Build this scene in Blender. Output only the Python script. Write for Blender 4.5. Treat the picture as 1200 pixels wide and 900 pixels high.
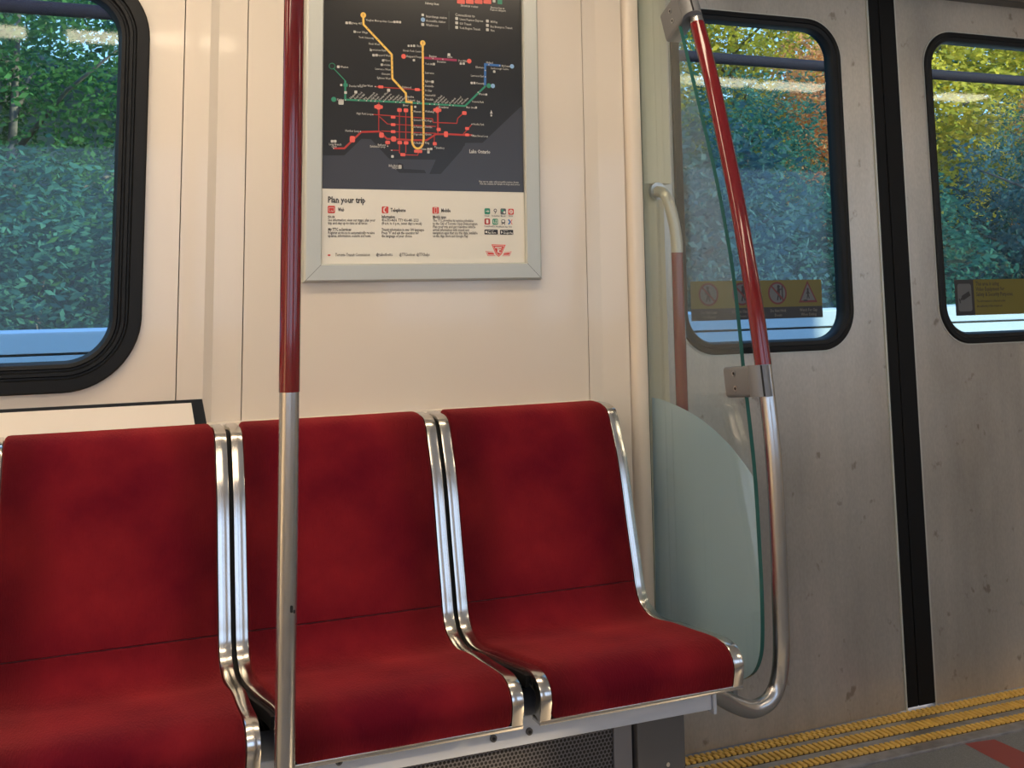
import bpy, bmesh, math, random
import numpy as np
from mathutils import Vector, Matrix
random.seed(7)
scene = bpy.context.scene
for o in list(bpy.data.objects): bpy.data.objects.remove(o)

# ------------------------------------------------------------------ camera
F, PX, PY = 1296.0, 600.0, 158.40382750491035        # pixels of the 1200x900 frame
VX = (3750.0, 285.0); VZ = (465.0, -9750.0)
CAM = Vector((0, -2.48, 1.165))
dX = Vector((VX[0]-PX, VX[1]-PY, F)).normalized()
dZ = Vector((VZ[0]-PX, VZ[1]-PY, F)).normalized()
dY = dZ.cross(dX)
if dY.z < 0: dY = -dY
R = Matrix((dX, dY, dZ))
cam_data = bpy.data.cameras.new('camera'); cam = bpy.data.objects.new('camera', cam_data)
scene.collection.objects.link(cam)
right, up, back = R.col[0], -R.col[1], -R.col[2]
cam.matrix_world = Matrix(((right.x, up.x, back.x, CAM.x), (right.y, up.y, back.y, CAM.y), (right.z, up.z, back.z, CAM.z), (0, 0, 0, 1)))
cam_data.sensor_width = 36; cam_data.lens = F/1200*36
cam_data.shift_x = 0; cam_data.shift_y = (PY-450)/1200
cam_data.clip_start = 0.02; cam_data.clip_end = 200
scene.camera = cam

def at(u, v, Y, ax=1):
    """point of the plane Y=const (ax=1), X=const (ax=0) or Z=const (ax=2) seen at a pixel"""
    r = R @ Vector((u-PX, v-PY, F)); t = (Y-CAM[ax])/r[ax]
    return CAM + t*r

# ------------------------------------------------------------------ light
scene.view_settings.view_transform = 'Standard'; scene.view_settings.look = 'None'
scene.view_settings.gamma = 1; scene.view_settings.use_curve_mapping = False
scene.view_settings.exposure = 0.0
W = bpy.data.worlds.new('sky'); scene.world = W; W.use_nodes = True
nt = W.node_tree; nt.nodes.clear()
wo = nt.nodes.new('ShaderNodeOutputWorld'); bg = nt.nodes.new('ShaderNodeBackground')
rmp = nt.nodes.new('ShaderNodeValToRGB'); sx = nt.nodes.new('ShaderNodeSeparateXYZ'); tc = nt.nodes.new('ShaderNodeTexCoord')
nt.links.new(tc.outputs['Generated'], sx.inputs[0]); nt.links.new(sx.outputs['Z'], rmp.inputs[0])
rmp.color_ramp.elements[0].color = (.60, .76, .98, 1); rmp.color_ramp.elements[1].color = (.35, .52, .92, 1)
nt.links.new(rmp.outputs[0], bg.inputs[0]); bg.inputs[1].default_value = 2.6
nt.links.new(bg.outputs[0], wo.inputs[0])
LAMP_STRENGTH = 17.2
sun_d = bpy.data.lights.new('sun', 'SUN'); sun = bpy.data.objects.new('sun', sun_d); scene.collection.objects.link(sun)
sun_d.energy = 14.0; sun_d.color = (1, .72, .42); sun_d.angle = .02
sun.rotation_euler = Vector((-.72, .50, -.30)).to_track_quat('-Z', 'Y').to_euler()      # low evening sun from the right

# ------------------------------------------------------------------ materials
def mat(name, col, rough=.5, metal=0, noise=None, bump=None, **kw):
    m = bpy.data.materials.new(name); m.use_nodes = True
    n = m.node_tree; b = n.nodes['Principled BSDF']
    b.inputs['Base Color'].default_value = (*col, 1); b.inputs['Roughness'].default_value = rough
    b.inputs['Metallic'].default_value = metal
    for k, v in kw.items():
        b.inputs[k.replace('_', ' ')].default_value = v
    if noise:   # (scale, second colour, detail, stretch, lo, hi)
        sc, c2, det, st, lo, hi = noise
        t = n.nodes.new('ShaderNodeTexCoord'); mp = n.nodes.new('ShaderNodeMapping'); mp.inputs['Scale'].default_value = st
        z = n.nodes.new('ShaderNodeTexNoise'); z.inputs['Scale'].default_value = sc; z.inputs['Detail'].default_value = det
        r = n.nodes.new('ShaderNodeValToRGB'); r.color_ramp.elements[0].position = lo; r.color_ramp.elements[1].position = hi
        r.color_ramp.elements[0].color = (*col, 1); r.color_ramp.elements[1].color = (*c2, 1)
        n.links.new(t.outputs['Object'], mp.inputs[0]); n.links.new(mp.outputs[0], z.inputs[0])
        n.links.new(z.outputs[0], r.inputs[0]); n.links.new(r.outputs[0], b.inputs['Base Color'])
    if bump:    # (scale, strength, stretch)
        t = n.nodes.new('ShaderNodeTexCoord'); mp = n.nodes.new('ShaderNodeMapping'); mp.inputs['Scale'].default_value = bump[2]
        z = n.nodes.new('ShaderNodeTexNoise'); z.inputs['Scale'].default_value = bump[0]; z.inputs['Detail'].default_value = 3
        bp = n.nodes.new('ShaderNodeBump'); bp.inputs['Strength'].default_value = bump[1]; bp.inputs['Distance'].default_value = .002
        n.links.new(t.outputs['Object'], mp.inputs[0]); n.links.new(mp.outputs[0], z.inputs[0])
        n.links.new(z.outputs[0], bp.inputs['Height']); n.links.new(bp.outputs[0], b.inputs['Normal'])
    return m

M = {}
M['wall'] = mat('cream_laminate', (.68, .60, .49), .3, noise=(3, (.71, .62, .515), 2, (1, 1, .3), .3, .7), bump=(220, .02, (1, 1, 1)), Coat_Weight=.45, Coat_Roughness=.07)
M['ledge'] = mat('cream_ledge', (.74, .67, .57), .35)
M['seam'] = mat('dark_seam', (.26, .21, .16), .8)
M['rubber'] = mat('black_rubber', (.007, .0075, .008), .5, Specular_IOR_Level=.25, bump=(90, .1, (1, 1, 1)))
M['rubber_and_gap_shade'] = mat('dark_rubber_and_gap_shade', (.005, .005, .005), .6, Specular_IOR_Level=.2)
M['chrome'] = mat('brushed_seat_steel', (.62, .60, .57), .2, 1, bump=(400, .015, (1, .1, .1)))
M['tube'] = mat('brushed_tube_steel', (.50, .50, .50), .27, 1, bump=(300, .15, (1, 1, .02)))
M['redtube'] = mat('red_enamel', (.155, .006, .009), .12, Coat_Weight=.35, Coat_Roughness=.04)
M['clamp'] = mat('grey_cast_metal', (.19, .195, .205), .5, .3, bump=(120, .1, (1, 1, 1)))
M['screw'] = mat('screw_steel', (.5, .5, .5), .3, 1)
M['hole'] = mat('dark_slot', (.01, .01, .01), .8)
M['frame'] = mat('satin_aluminium', (.52, .53, .48), .42, .35)
M['beam'] = mat('anodised_aluminium_rail', (.44, .50, .60), .36, .3, noise=(60, (.52, .57, .66), 3, (.2, 1, 1), .3, .7))
M['grey_box'] = mat('grey_painted_steel', (.085, .085, .088), .5, .2)
M['jamb'] = mat('cream_jamb', (.60, .56, .42), .3)
M['ceiling'] = mat('ceiling_white', (.72, .70, .66), .5)
M['white_print'] = mat('poster_white', (.74, .70, .60), .45)
M['map_black'] = mat('map_black', (.018, .018, .018), .28)
M['map_lake'] = mat('map_lake_grey', (.045, .046, .056), .3)
M['p_yellow'] = mat('map_yellow', (.80, .50, .10), .4)
M['p_green'] = mat('map_green', (.03, .24, .14), .4)
M['p_blue'] = mat('map_blue', (.04, .15, .42), .4)
M['p_lblue'] = mat('map_light_blue', (.25, .42, .66), .4)
M['p_purple'] = mat('map_purple', (.33, .03, .09), .4)
M['p_red'] = mat('map_red', (.42, .035, .025), .4)
M['p_lred'] = mat('map_light_red', (.75, .12, .09), .4)
M['p_white'] = mat('map_lettering_white', (.55, .53, .48), .4)
M['p_ink'] = mat('poster_ink', (.055, .048, .045), .4)
M['p_logo'] = mat('poster_logo_red', (.62, .05, .035), .4)
M['s_yellow'] = mat('sticker_yellow_backlit', (.115, .095, .006), .4)  # yellow darkened: the shade of backlighting is in the colour
M['s_black'] = mat('sticker_black', (.012, .012, .014), .4)
M['s_grey'] = mat('sticker_grey', (.09, .095, .10), .4)  # darkened for the backlit look of the door stickers
M['s_red'] = mat('sticker_red_backlit', (.10, .012, .010), .4)  # red darkened the same way, backlit shade in the colour
M['yellow_grip'] = mat('yellow_grip', (.98, .62, .14), .55, noise=(40, (.80, .47, .10), 3, (1, 1, 1), .35, .7))
M['sill'] = mat('steel_sill', (.42, .41, .41), .42, .7, noise=(30, (.30, .29, .28), 4, (1, 1, 1), .4, .7))
M['conc'] = mat('pale_concrete', (.66, .72, .86), .8, noise=(4, (.52, .58, .70), 4, (.3, 1, 1), .3, .7))
M['pipe'] = mat('dark_pipe_paint', (.014, .009, .022), .8, Specular_IOR_Level=.2)
M['white_beam'] = mat('white_rail_paint', (.80, .82, .62), .6)
M['post'] = mat('dark_post', (.07, .06, .07), .8)
M['soil'] = mat('grassy_bank', (.02, .045, .035), 1, noise=(3, (.04, .07, .05), 5, (1, 1, 1), .3, .7))
M['trunk'] = mat('bark', (.10, .085, .08), .9, noise=(20, (.2, .17, .16), 4, (1, 1, .3), .3, .7))

def velvet():
    m = bpy.data.materials.new('red_velvet'); m.use_nodes = True; n = m.node_tree; b = n.nodes['Principled BSDF']
    t = n.nodes.new('ShaderNodeTexCoord'); z = n.nodes.new('ShaderNodeTexNoise'); z.inputs['Scale'].default_value = 5; z.inputs['Detail'].default_value = 5
    r = n.nodes.new('ShaderNodeValToRGB'); e = r.color_ramp.elements
    e[0].position = .35; e[0].color = (.072, .0012, .007, 1); e[1].position = .70; e[1].color = (.185, .010, .014, 1)
    mp = n.nodes.new('ShaderNodeMapping'); mp.inputs['Location'].default_value = (3.1, 1.7, .4)
    n.links.new(t.outputs['Object'], mp.inputs[0]); n.links.new(mp.outputs[0], z.inputs[0]); n.links.new(z.outputs[0], r.inputs[0])
    # worn paler pile down the middle of each cushion
    sx_ = n.nodes.new('ShaderNodeSeparateXYZ'); n.links.new(t.outputs['Object'], sx_.inputs[0])
    w1_ = n.nodes.new('ShaderNodeMath'); w1_.operation = 'SUBTRACT'; w1_.inputs[1].default_value = 1.0155; n.links.new(sx_.outputs['X'], w1_.inputs[0])
    w2_ = n.nodes.new('ShaderNodeMath'); w2_.operation = 'ABSOLUTE'; n.links.new(w1_.outputs[0], w2_.inputs[0])
    w3_ = n.nodes.new('ShaderNodeMath'); w3_.operation = 'MULTIPLY_ADD'; w3_.inputs[1].default_value = .16; n.links.new(z.outputs[0], w3_.inputs[0]); n.links.new(w2_.outputs[0], w3_.inputs[2])
    w4_ = n.nodes.new('ShaderNodeMapRange'); w4_.interpolation_type = 'SMOOTHSTEP'; w4_.inputs[1].default_value = .16; w4_.inputs[2].default_value = .25; w4_.inputs[3].default_value = 1.25; w4_.inputs[4].default_value = .72
    n.links.new(w3_.outputs[0], w4_.inputs[0])
    vm = n.nodes.new('ShaderNodeVectorMath'); vm.operation = 'SCALE'; n.links.new(r.outputs[0], vm.inputs[0]); n.links.new(w4_.outputs[0], vm.inputs['Scale'])
    n.links.new(vm.outputs[0], b.inputs['Base Color'])
    b.inputs['Roughness'].default_value = .95; b.inputs['Specular IOR Level'].default_value = .1
    b.inputs['Sheen Weight'].default_value = .35; b.inputs['Sheen Roughness'].default_value = .45; b.inputs['Sheen Tint'].default_value = (1, .12, .10, 1)
    mp2 = n.nodes.new('ShaderNodeMapping'); mp2.inputs['Scale'].default_value = (1, .22, .22)
    z2 = n.nodes.new('ShaderNodeTexNoise'); z2.inputs['Scale'].default_value = 420; z2.inputs['Detail'].default_value = 2
    bp = n.nodes.new('ShaderNodeBump'); bp.inputs['Strength'].default_value = .9; bp.inputs['Distance'].default_value = .002
    n.links.new(t.outputs['Object'], mp2.inputs[0]); n.links.new(mp2.outputs[0], z2.inputs[0]); n.links.new(z2.outputs[0], bp.inputs['Height'])
    n.links.new(bp.outputs[0], b.inputs['Normal'])
    return m
M['velvet'] = velvet()

def door_steel():
    m = bpy.data.materials.new('stained_brushed_steel'); m.use_nodes = True; n = m.node_tree; b = n.nodes['Principled BSDF']
    L = n.links.new; t = n.nodes.new('ShaderNodeTexCoord')
    b.inputs['Metallic'].default_value = .62; b.inputs['Roughness'].default_value = .36
    def noise(sc, st, det, lo, hi, c0, c1):
        mp = n.nodes.new('ShaderNodeMapping'); mp.inputs['Scale'].default_value = st
        z = n.nodes.new('ShaderNodeTexNoise'); z.inputs['Scale'].default_value = sc; z.inputs['Detail'].default_value = det
        r = n.nodes.new('ShaderNodeValToRGB'); r.color_ramp.elements[0].position = lo; r.color_ramp.elements[1].position = hi
        r.color_ramp.elements[0].color = (*c0, 1); r.color_ramp.elements[1].color = (*c1, 1)
        L(t.outputs['Object'], mp.inputs[0]); L(mp.outputs[0], z.inputs[0]); L(z.outputs[0], r.inputs[0]); return r
    base = noise(2.2, (1, 1, .45), 6, .33, .68, (.335, .318, .285), (.61, .575, .515))
    streak = noise(26, (1, 1, .05), 3, .35, .8, (.93, .93, .93), (1.04, 1.03, 1.02))
    spots = noise(24, (1, 1, .8), 3, .66, .73, (1, 1, 1), (.62, .58, .54))
    grain = noise(160, (1, 1, .5), 2, .3, .75, (.93, .93, .93), (1.05, 1.05, 1.05))
    cur = base
    for k in (streak, spots, grain):
        mx = n.nodes.new('ShaderNodeMixRGB'); mx.blend_type = 'MULTIPLY'; mx.inputs[0].default_value = 1
        L(cur.outputs[0], mx.inputs[1]); L(k.outputs[0], mx.inputs[2]); cur = mx
    L(cur.outputs[0], b.inputs['Base Color'])
    rr = noise(7, (1, 1, .4), 5, .3, .7, (.30, .30, .30), (.44, .44, .44)); L(rr.outputs[0], b.inputs['Roughness'])
    return m
M['door'] = door_steel()

def perforated():
    m = bpy.data.materials.new('perforated_grille'); m.use_nodes = True; n = m.node_tree; b = n.nodes['Principled BSDF']; L = n.links.new
    t = n.nodes.new('ShaderNodeTexCoord'); s = n.nodes.new('ShaderNodeSeparateXYZ'); L(t.outputs['Object'], s.inputs[0])
    def mth(op, a, c=None):
        k = n.nodes.new('ShaderNodeMath'); k.operation = op
        for i, x in enumerate((a, c)):
            if x is None: continue
            if isinstance(x, (int, float)): k.inputs[i].default_value = x
            else: L(x, k.inputs[i])
        return k.outputs[0]
    P = .0078
    def lattice(ox, oz):
        a = mth('SUBTRACT', mth('FRACT', mth('ADD', mth('DIVIDE', s.outputs['X'], P), ox)), .5)
        c = mth('MULTIPLY', mth('SUBTRACT', mth('FRACT', mth('ADD', mth('DIVIDE', s.outputs['Z'], P*1.732), oz)), .5), 1.732)
        return mth('SQRT', mth('ADD', mth('MULTIPLY', a, a), mth('MULTIPLY', c, c)))
    d = mth('MINIMUM', lattice(0, 0), lattice(.5, .5))
    h = mth('LESS_THAN', d, .37)
    mx = n.nodes.new('ShaderNodeMixRGB'); L(h, mx.inputs[0]); mx.inputs[1].default_value = (.10, .10, .115, 1); mx.inputs[2].default_value = (.004, .004, .005, 1)
    L(mx.outputs[0], b.inputs['Base Color']); b.inputs['Roughness'].default_value = .5; b.inputs['Metallic'].default_value = .3
    return m
M['perf'] = perforated()

def glass(name, tint, rough=0.0, refl=1.0, haze=0.0, hazecol=(.5, .55, .55), ior=1.5):
    m = bpy.data.materials.new(name); m.use_nodes = True; n = m.node_tree; n.nodes.clear(); L = n.links.new
    o = n.nodes.new('ShaderNodeOutputMaterial'); tr = n.nodes.new('ShaderNodeBsdfTransparent'); tr.inputs[0].default_value = (*tint, 1)
    g = n.nodes.new('ShaderNodeBsdfGlossy'); g.inputs['Roughness'].default_value = rough; g.inputs[0].default_value = (refl, refl, refl, 1)
    lw = n.nodes.new('ShaderNodeLayerWeight'); lw.inputs[0].default_value = .5      # Schlick, the same from both sides
    pw = n.nodes.new('ShaderNodeMath'); pw.operation = 'POWER'; pw.inputs[1].default_value = 5; L(lw.outputs['Facing'], pw.inputs[0])
    fr = n.nodes.new('ShaderNodeMath'); fr.operation = 'MULTIPLY_ADD'; r0 = ((ior-1)/(ior+1))**2; fr.inputs[1].default_value = 1-r0; fr.inputs[2].default_value = r0; L(pw.outputs[0], fr.inputs[0])
    base = tr
    if haze > 0:
        d = n.nodes.new('ShaderNodeBsdfDiffuse'); d.inputs[0].default_value = (*hazecol, 1)
        tl = n.nodes.new('ShaderNodeBsdfTranslucent'); tl.inputs[0].default_value = (*hazecol, 1)
        a = n.nodes.new('ShaderNodeMixShader'); a.inputs[0].default_value = .45; L(d.outputs[0], a.inputs[1]); L(tl.outputs[0], a.inputs[2])
        h = n.nodes.new('ShaderNodeMixShader'); h.inputs[0].default_value = haze; L(tr.outputs[0], h.inputs[1]); L(a.outputs[0], h.inputs[2]); base = h
    mx = n.nodes.new('ShaderNodeMixShader'); L(fr.outputs[0], mx.inputs[0]); L(base.outputs[0], mx.inputs[1]); L(g.outputs[0], mx.inputs[2])
    L(mx.outputs[0], o.inputs[0]); return m
M['pane'] = glass('window_glass', (.58, .74, .79), 0.035, ior=1.34)
M['screen'] = glass('clear_screen_glass', (.94, .97, .955), 0.0, haze=.02, hazecol=(.6, .7, .66))
M['frost'] = glass('frosted_film', (.8, .86, .84), .06, haze=.88, hazecol=(.66, .78, .87))
M['glass_edge'] = mat('green_glass_edge', (.035, .13, .115), .15)

def emit(name, col, s):
    m = bpy.data.materials.new(name); m.use_nodes = True; n = m.node_tree; n.nodes.clear()
    o = n.nodes.new('ShaderNodeOutputMaterial'); e = n.nodes.new('ShaderNodeEmission'); e.inputs[0].default_value = (*col, 1); e.inputs[1].default_value = s
    n.links.new(e.outputs[0], o.inputs[0]); return m
M['lamp'] = emit('lamp_diffuser', (1.0, .80, .56), LAMP_STRENGTH)

def leafmat(name, c1, c2):
    m = bpy.data.materials.new(name); m.use_nodes = True; n = m.node_tree; n.nodes.clear(); L = n.links.new
    o = n.nodes.new('ShaderNodeOutputMaterial'); t = n.nodes.new('ShaderNodeTexCoord'); z = n.nodes.new('ShaderNodeTexNoise'); z.inputs['Scale'].default_value = 2.2; z.inputs['Detail'].default_value = 4
    r = n.nodes.new('ShaderNodeValToRGB'); r.color_ramp.elements[0].position = .35; r.color_ramp.elements[1].position = .65
    r.color_ramp.elements[0].color = (*c1, 1); r.color_ramp.elements[1].color = (*c2, 1)
    L(t.outputs['Object'], z.inputs[0]); L(z.outputs[0], r.inputs[0])
    d = n.nodes.new('ShaderNodeBsdfDiffuse'); tl = n.nodes.new('ShaderNodeBsdfTranslucent'); mx = n.nodes.new('ShaderNodeMixShader'); mx.inputs[0].default_value = .45
    L(r.outputs[0], d.inputs[0]); L(r.outputs[0], tl.inputs[0]); L(d.outputs[0], mx.inputs[1]); L(tl.outputs[0], mx.inputs[2]); L(mx.outputs[0], o.inputs[0]); return m
M['leaf_teal'] = leafmat('teal_leaves', (.035, .12, .10), (.10, .27, .21))
M['leaf_blue'] = leafmat('bluish_leaves', (.04, .10, .12), (.11, .23, .25))
M['leaf_green'] = leafmat('green_leaves', (.035, .11, .045), (.12, .29, .10))
M['leaf_sun_gold'] = leafmat('sun_tinted_gold_leaves', (.35, .36, .05), (.90, .72, .12))  # low sun on the tree tops is put into this gold
M['leaf_sun_orange'] = leafmat('sun_tinted_orange_leaves', (.65, .30, .14), (.95, .50, .25))  # sunlight on the crowns is coloured into this orange

# ------------------------------------------------------------------ mesh helpers
def new(name, bm, mats, parent=None, smooth=False, recalc=True):
    if recalc: bmesh.ops.recalc_face_normals(bm, faces=bm.faces)
    me = bpy.data.meshes.new(name); bm.to_mesh(me); bm.free()
    if not isinstance(mats, (list, tuple)): mats = [mats]
    for m in mats: me.materials.append(m)
    if smooth is True:
        for p in me.polygons: p.use_smooth = True
    elif smooth:
        for p in me.polygons: p.use_smooth = True
        me.set_sharp_from_angle(angle=smooth)
    o = bpy.data.objects.new(name, me); scene.collection.objects.link(o)
    if parent: o.parent = parent; o.matrix_parent_inverse = parent.matrix_world.inverted()
    return o
def empty(name, loc=(0, 0, 0)):
    o = bpy.data.objects.new(name, None); scene.collection.objects.link(o); o.location = loc; o.empty_display_size = .05
    o.matrix_world = Matrix.Translation(loc); return o
def tag(o, label=None, cat=None, group=None, kind=None):
    if label: o['label'] = label
    if cat: o['category'] = cat
    if group: o['group'] = group
    if kind: o['kind'] = kind
    return o
SM = math.radians(35)
def box(bm, x0, x1, y0, y1, z0, z1, bev=0, mi=0, mtx=None, seg=2):
    r = bmesh.ops.create_cube(bm, size=1)
    vs = r['verts']
    for v in vs: v.co = Vector(((x0+x1)/2+v.co.x*(x1-x0), (y0+y1)/2+v.co.y*(y1-y0), (z0+z1)/2+v.co.z*(z1-z0)))
    fs = set(f for v in vs for f in v.link_faces)
    for f in fs: f.material_index = mi
    if bev:
        es = list(set(e for v in vs for e in v.link_edges))
        rr = bmesh.ops.bevel(bm, geom=es, offset=bev, segments=seg, affect='EDGES', profile=.5)
        for f in rr['faces']: f.material_index = mi
        vs = list(set(v for f in rr['faces'] for v in f.verts) | set(v for v in vs if v.is_valid))
    if mtx is not None:
        for v in vs:
            if v.is_valid: v.co = mtx @ v.co
    return bm
def disc(bm, c, r, depth, axis='Y', n=20, mi=0, bev=0):
    res = bmesh.ops.create_cone(bm, cap_ends=True, segments=n, radius1=r, radius2=r*(1-bev), depth=depth)
    rot = {'Y': Matrix.Rotation(math.pi/2, 4, 'X'), 'X': Matrix.Rotation(-math.pi/2, 4, 'Y'), 'Z': Matrix.Identity(4)}[axis]
    m = Matrix.Translation(c) @ rot
    for v in res['verts']: v.co = m @ v.co
    for f in set(f for v in res['verts'] for f in v.link_faces): f.material_index = mi
def smooth_path(pts, per=8):
    P = [Vector(p) for p in pts]; P = [P[0]*2-P[1]] + P + [P[-1]*2-P[-2]]; out = []
    for i in range(1, len(P)-2):
        p0, p1, p2, p3 = P[i-1:i+3]
        for k in range(per):
            t = k/per
            out.append(.5*((2*p1)+(p2-p0)*t+(2*p0-5*p1+4*p2-p3)*t*t+(3*p1-p0-3*p2+p3)*t**3))
    out.append(P[-2]); return out
def tube(bm, path, r, n=20, cap=True, mi=0):
    path = [Vector(p) for p in path]; rings = []
    tg = (path[1]-path[0]).normalized(); a = tg.orthogonal().normalized()
    for i, p in enumerate(path):
        t = (path[min(i+1, len(path)-1)]-path[max(i-1, 0)]).normalized()
        a = (a-t*a.dot(t)).normalized(); b = t.cross(a)
        rad = r[i] if isinstance(r, (list, tuple)) else r
        rings.append([bm.verts.new(p+a*math.cos(2*math.pi*k/n)*rad+b*math.sin(2*math.pi*k/n)*rad) for k in range(n)])
    for i in range(len(rings)-1):
        for k in range(n):
            f = bm.faces.new((rings[i][k], rings[i][(k+1) % n], rings[i+1][(k+1) % n], rings[i+1][k])); f.material_index = mi
    if cap:
        bm.faces.new(rings[0]).material_index = mi; bm.faces.new(list(reversed(rings[-1]))).material_index = mi
def rrect(x0, x1, z0, z1, r, n=12):
    pts = []
    for cx, cz, a0 in ((x1-r, z1-r, 0), (x0+r, z1-r, 90), (x0+r, z0+r, 180), (x1-r, z0+r, 270)):
        for k in range(n+1):
            a = math.radians(a0+90*k/n); pts.append((cx+r*math.cos(a), cz+r*math.sin(a)))
    return pts
def ring(bm, rect, rad, profile, n=12, mi=0, closed=True):
    """sweep a closed profile [(outward offset, y)] round a rounded rectangle in the XZ plane"""
    x0, x1, z0, z1 = rect; loops = []
    for off, y in profile:
        loops.append([bm.verts.new((x, y, z)) for x, z in rrect(x0-off, x1+off, z0-off, z1+off, rad if rad < .001 else max(rad+off, .0005), n)])
    m = len(loops)
    for j in range(m if closed else m-1):
        A, B = loops[j], loops[(j+1) % m]
        for k in range(len(A)):
            f = bm.faces.new((A[k], A[(k+1) % len(A)], B[(k+1) % len(A)], B[k])); f.material_index = mi
def prism(bm, poly, y0, y1, mi=0):
    """extrude an XZ polygon between y0 and y1"""
    A = [bm.verts.new((x, y0, z)) for x, z in poly]; B = [bm.verts.new((x, y1, z)) for x, z in poly]
    bm.faces.new(A).material_index = mi; bm.faces.new(list(reversed(B))).material_index = mi
    for k in range(len(A)):
        bm.faces.new((A[k], A[(k+1) % len(A)], B[(k+1) % len(A)], B[k])).material_index = mi
def holed_plate(bm, rect, hole, hr, y0, y1, n=12, mi=0):
    x0, x1, z0, z1 = rect; H = rrect(*hole, hr, n)
    faces = []
    def layer(y):
        outer = [bm.verts.new((x, y, z)) for x, z in ((x1, z1), (x0, z1), (x0, z0), (x1, z0))]
        inner = [bm.verts.new((x, y, z)) for x, z in H]; m = n+1
        for q in range(4):
            seg = inner[q*m:(q+1)*m]
            for k in range(n): bm.faces.new((outer[q], seg[k], seg[k+1])).material_index = mi
            bm.faces.new((outer[q], seg[-1], inner[((q+1)*m) % len(inner)], outer[(q+1) % 4])).material_index = mi
        return outer, inner
    (o0, i0), (o1, i1) = layer(y0), layer(y1)
    for A, B in ((o0, o1), (i0, i1)):
        for k in range(len(A)): bm.faces.new((A[k], A[(k+1) % len(A)], B[(k+1) % len(A)], B[k])).material_index = mi
FONT_CACHE = {}
def text(bm, s, x, z, size, y, align='LEFT', rot=0, bold=0, mi=0, mtx=None, res=1, wx=.80, fit=None):
    cu = bpy.data.curves.new('t', 'FONT'); cu.body = s; cu.size = size; cu.align_x = align; cu.align_y = 'CENTER'
    cu.resolution_u = res; cu.offset = bold*size; cu.extrude = 0
    ob = bpy.data.objects.new('t', cu); me = bpy.data.meshes.new_from_object(ob)
    n0 = len(bm.verts); bm.from_mesh(me); bm.verts.ensure_lookup_table()
    c, sn = math.cos(rot), math.sin(rot)
    if fit and len(bm.verts) > n0:
        xs_ = [v.co.x for v in bm.verts[n0:]]; wx = fit/max(1e-6, max(xs_)-min(min(xs_), 0))
    for v in bm.verts[n0:]:
        a, b = v.co.x*wx, v.co.y
        v.co = Vector((x+a*c-b*sn, y, z+a*sn+b*c))
        if mtx: v.co = mtx(v.co)
        for f in v.link_faces: f.material_index = mi
    bpy.data.objects.remove(ob); bpy.data.curves.remove(cu); bpy.data.meshes.remove(me)
def strip(bm, pts, w, y, mi=0, t=.0004):
    """flat painted line through XZ points"""
    P = [Vector((p[0], p[1])) for p in pts]; L_, R_ = [], []
    for i, p in enumerate(P):
        d1 = (P[i]-P[i-1]).normalized() if i else (P[1]-P[0]).normalized()
        d2 = (P[i+1]-P[i]).normalized() if i < len(P)-1 else d1
        nn = Vector((-(d1+d2).y, (d1+d2).x)).normalized(); k = w/2/max(.5, nn.dot(Vector((-d1.y, d1.x))))
        L_.append(bm.verts.new((p.x+nn.x*k, y, p.y+nn.y*k))); R_.append(bm.verts.new((p.x-nn.x*k, y, p.y-nn.y*k)))
    for i in range(len(P)-1): bm.faces.new((L_[i], L_[i+1], R_[i+1], R_[i])).material_index = mi
def patch(bm, cx, cz, w, h, y, r=.25, mi=0, n=4):
    r = min(w, h)*r
    bm.faces.new([bm.verts.new((x, y, z)) for x, z in rrect(cx-w/2, cx+w/2, cz-h/2, cz+h/2, max(r, 1e-5), n)]).material_index = mi
def circ(bm, cx, cz, r, y, mi=0, n=20, hole=0):
    A = [bm.verts.new((cx+r*math.cos(2*math.pi*k/n), y, cz+r*math.sin(2*math.pi*k/n))) for k in range(n)]
    if not hole: bm.faces.new(A).material_index = mi; return
    B = [bm.verts.new((cx+hole*math.cos(2*math.pi*k/n), y, cz+hole*math.sin(2*math.pi*k/n))) for k in range(n)]
    for k in range(n): bm.faces.new((A[k], A[(k+1) % n], B[(k+1) % n], B[k])).material_index = mi

# ------------------------------------------------------------------ the room
ZT = 2.12; XL, XR = -2.6, 4.6; YR = -2.95
B = bmesh.new(); WH = (-1.05, .162, .966, 1.824); WR = .134
holed_plate(B, (-1.30, .250, .05, ZT), WH, WR, -.012, .03)
box(B, XL, -1.302, -.012, .03, .05, ZT)
box(B, .2522, .306, -.012, .03, .05, ZT)
prismv = [(.306, -.012), (.326, 0), (.388, 0), (.388, .03), (.306, .03)]
def vprism(bm, poly, z0, z1, mi=0):
    A = [bm.verts.new((x, y, z0)) for x, y in poly]; C = [bm.verts.new((x, y, z1)) for x, y in poly]
    bm.faces.new(A).material_index = mi; bm.faces.new(list(reversed(C))).material_index = mi
    for k in range(len(A)): bm.faces.new((A[k], A[(k+1) % len(A)], C[(k+1) % len(A)], C[k])).material_index = mi
vprism(B, prismv, .05, ZT)
box(B, .3902, 1.2248, 0, .03, .05, ZT)
vprism(B, [(1.2268, 0), (1.264, 0), (1.332, -.012), (1.332, .03), (1.2268, .03)], .05, ZT)
box(B, .20, 1.40, .031, .05, 0, ZT, mi=1)
box(B, XL, 1.45, -.015, .05, 0, .05, mi=1)
new('wall_front', B, [M['wall'], M['seam']])['kind'] = 'structure'
# rounded column that carries the glass screen
B = bmesh.new()
col = [(1.3345, .03), (1.3345, -.004), (1.338, -.016), (1.345, -.025), (1.352, -.029), (1.368, -.030), (1.3745, -.027), (1.378, -.018), (1.379, .03)]
vprism(B, col, 0, ZT); new('trim_1', B, M['wall'], smooth=SM)['kind'] = 'structure'
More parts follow.
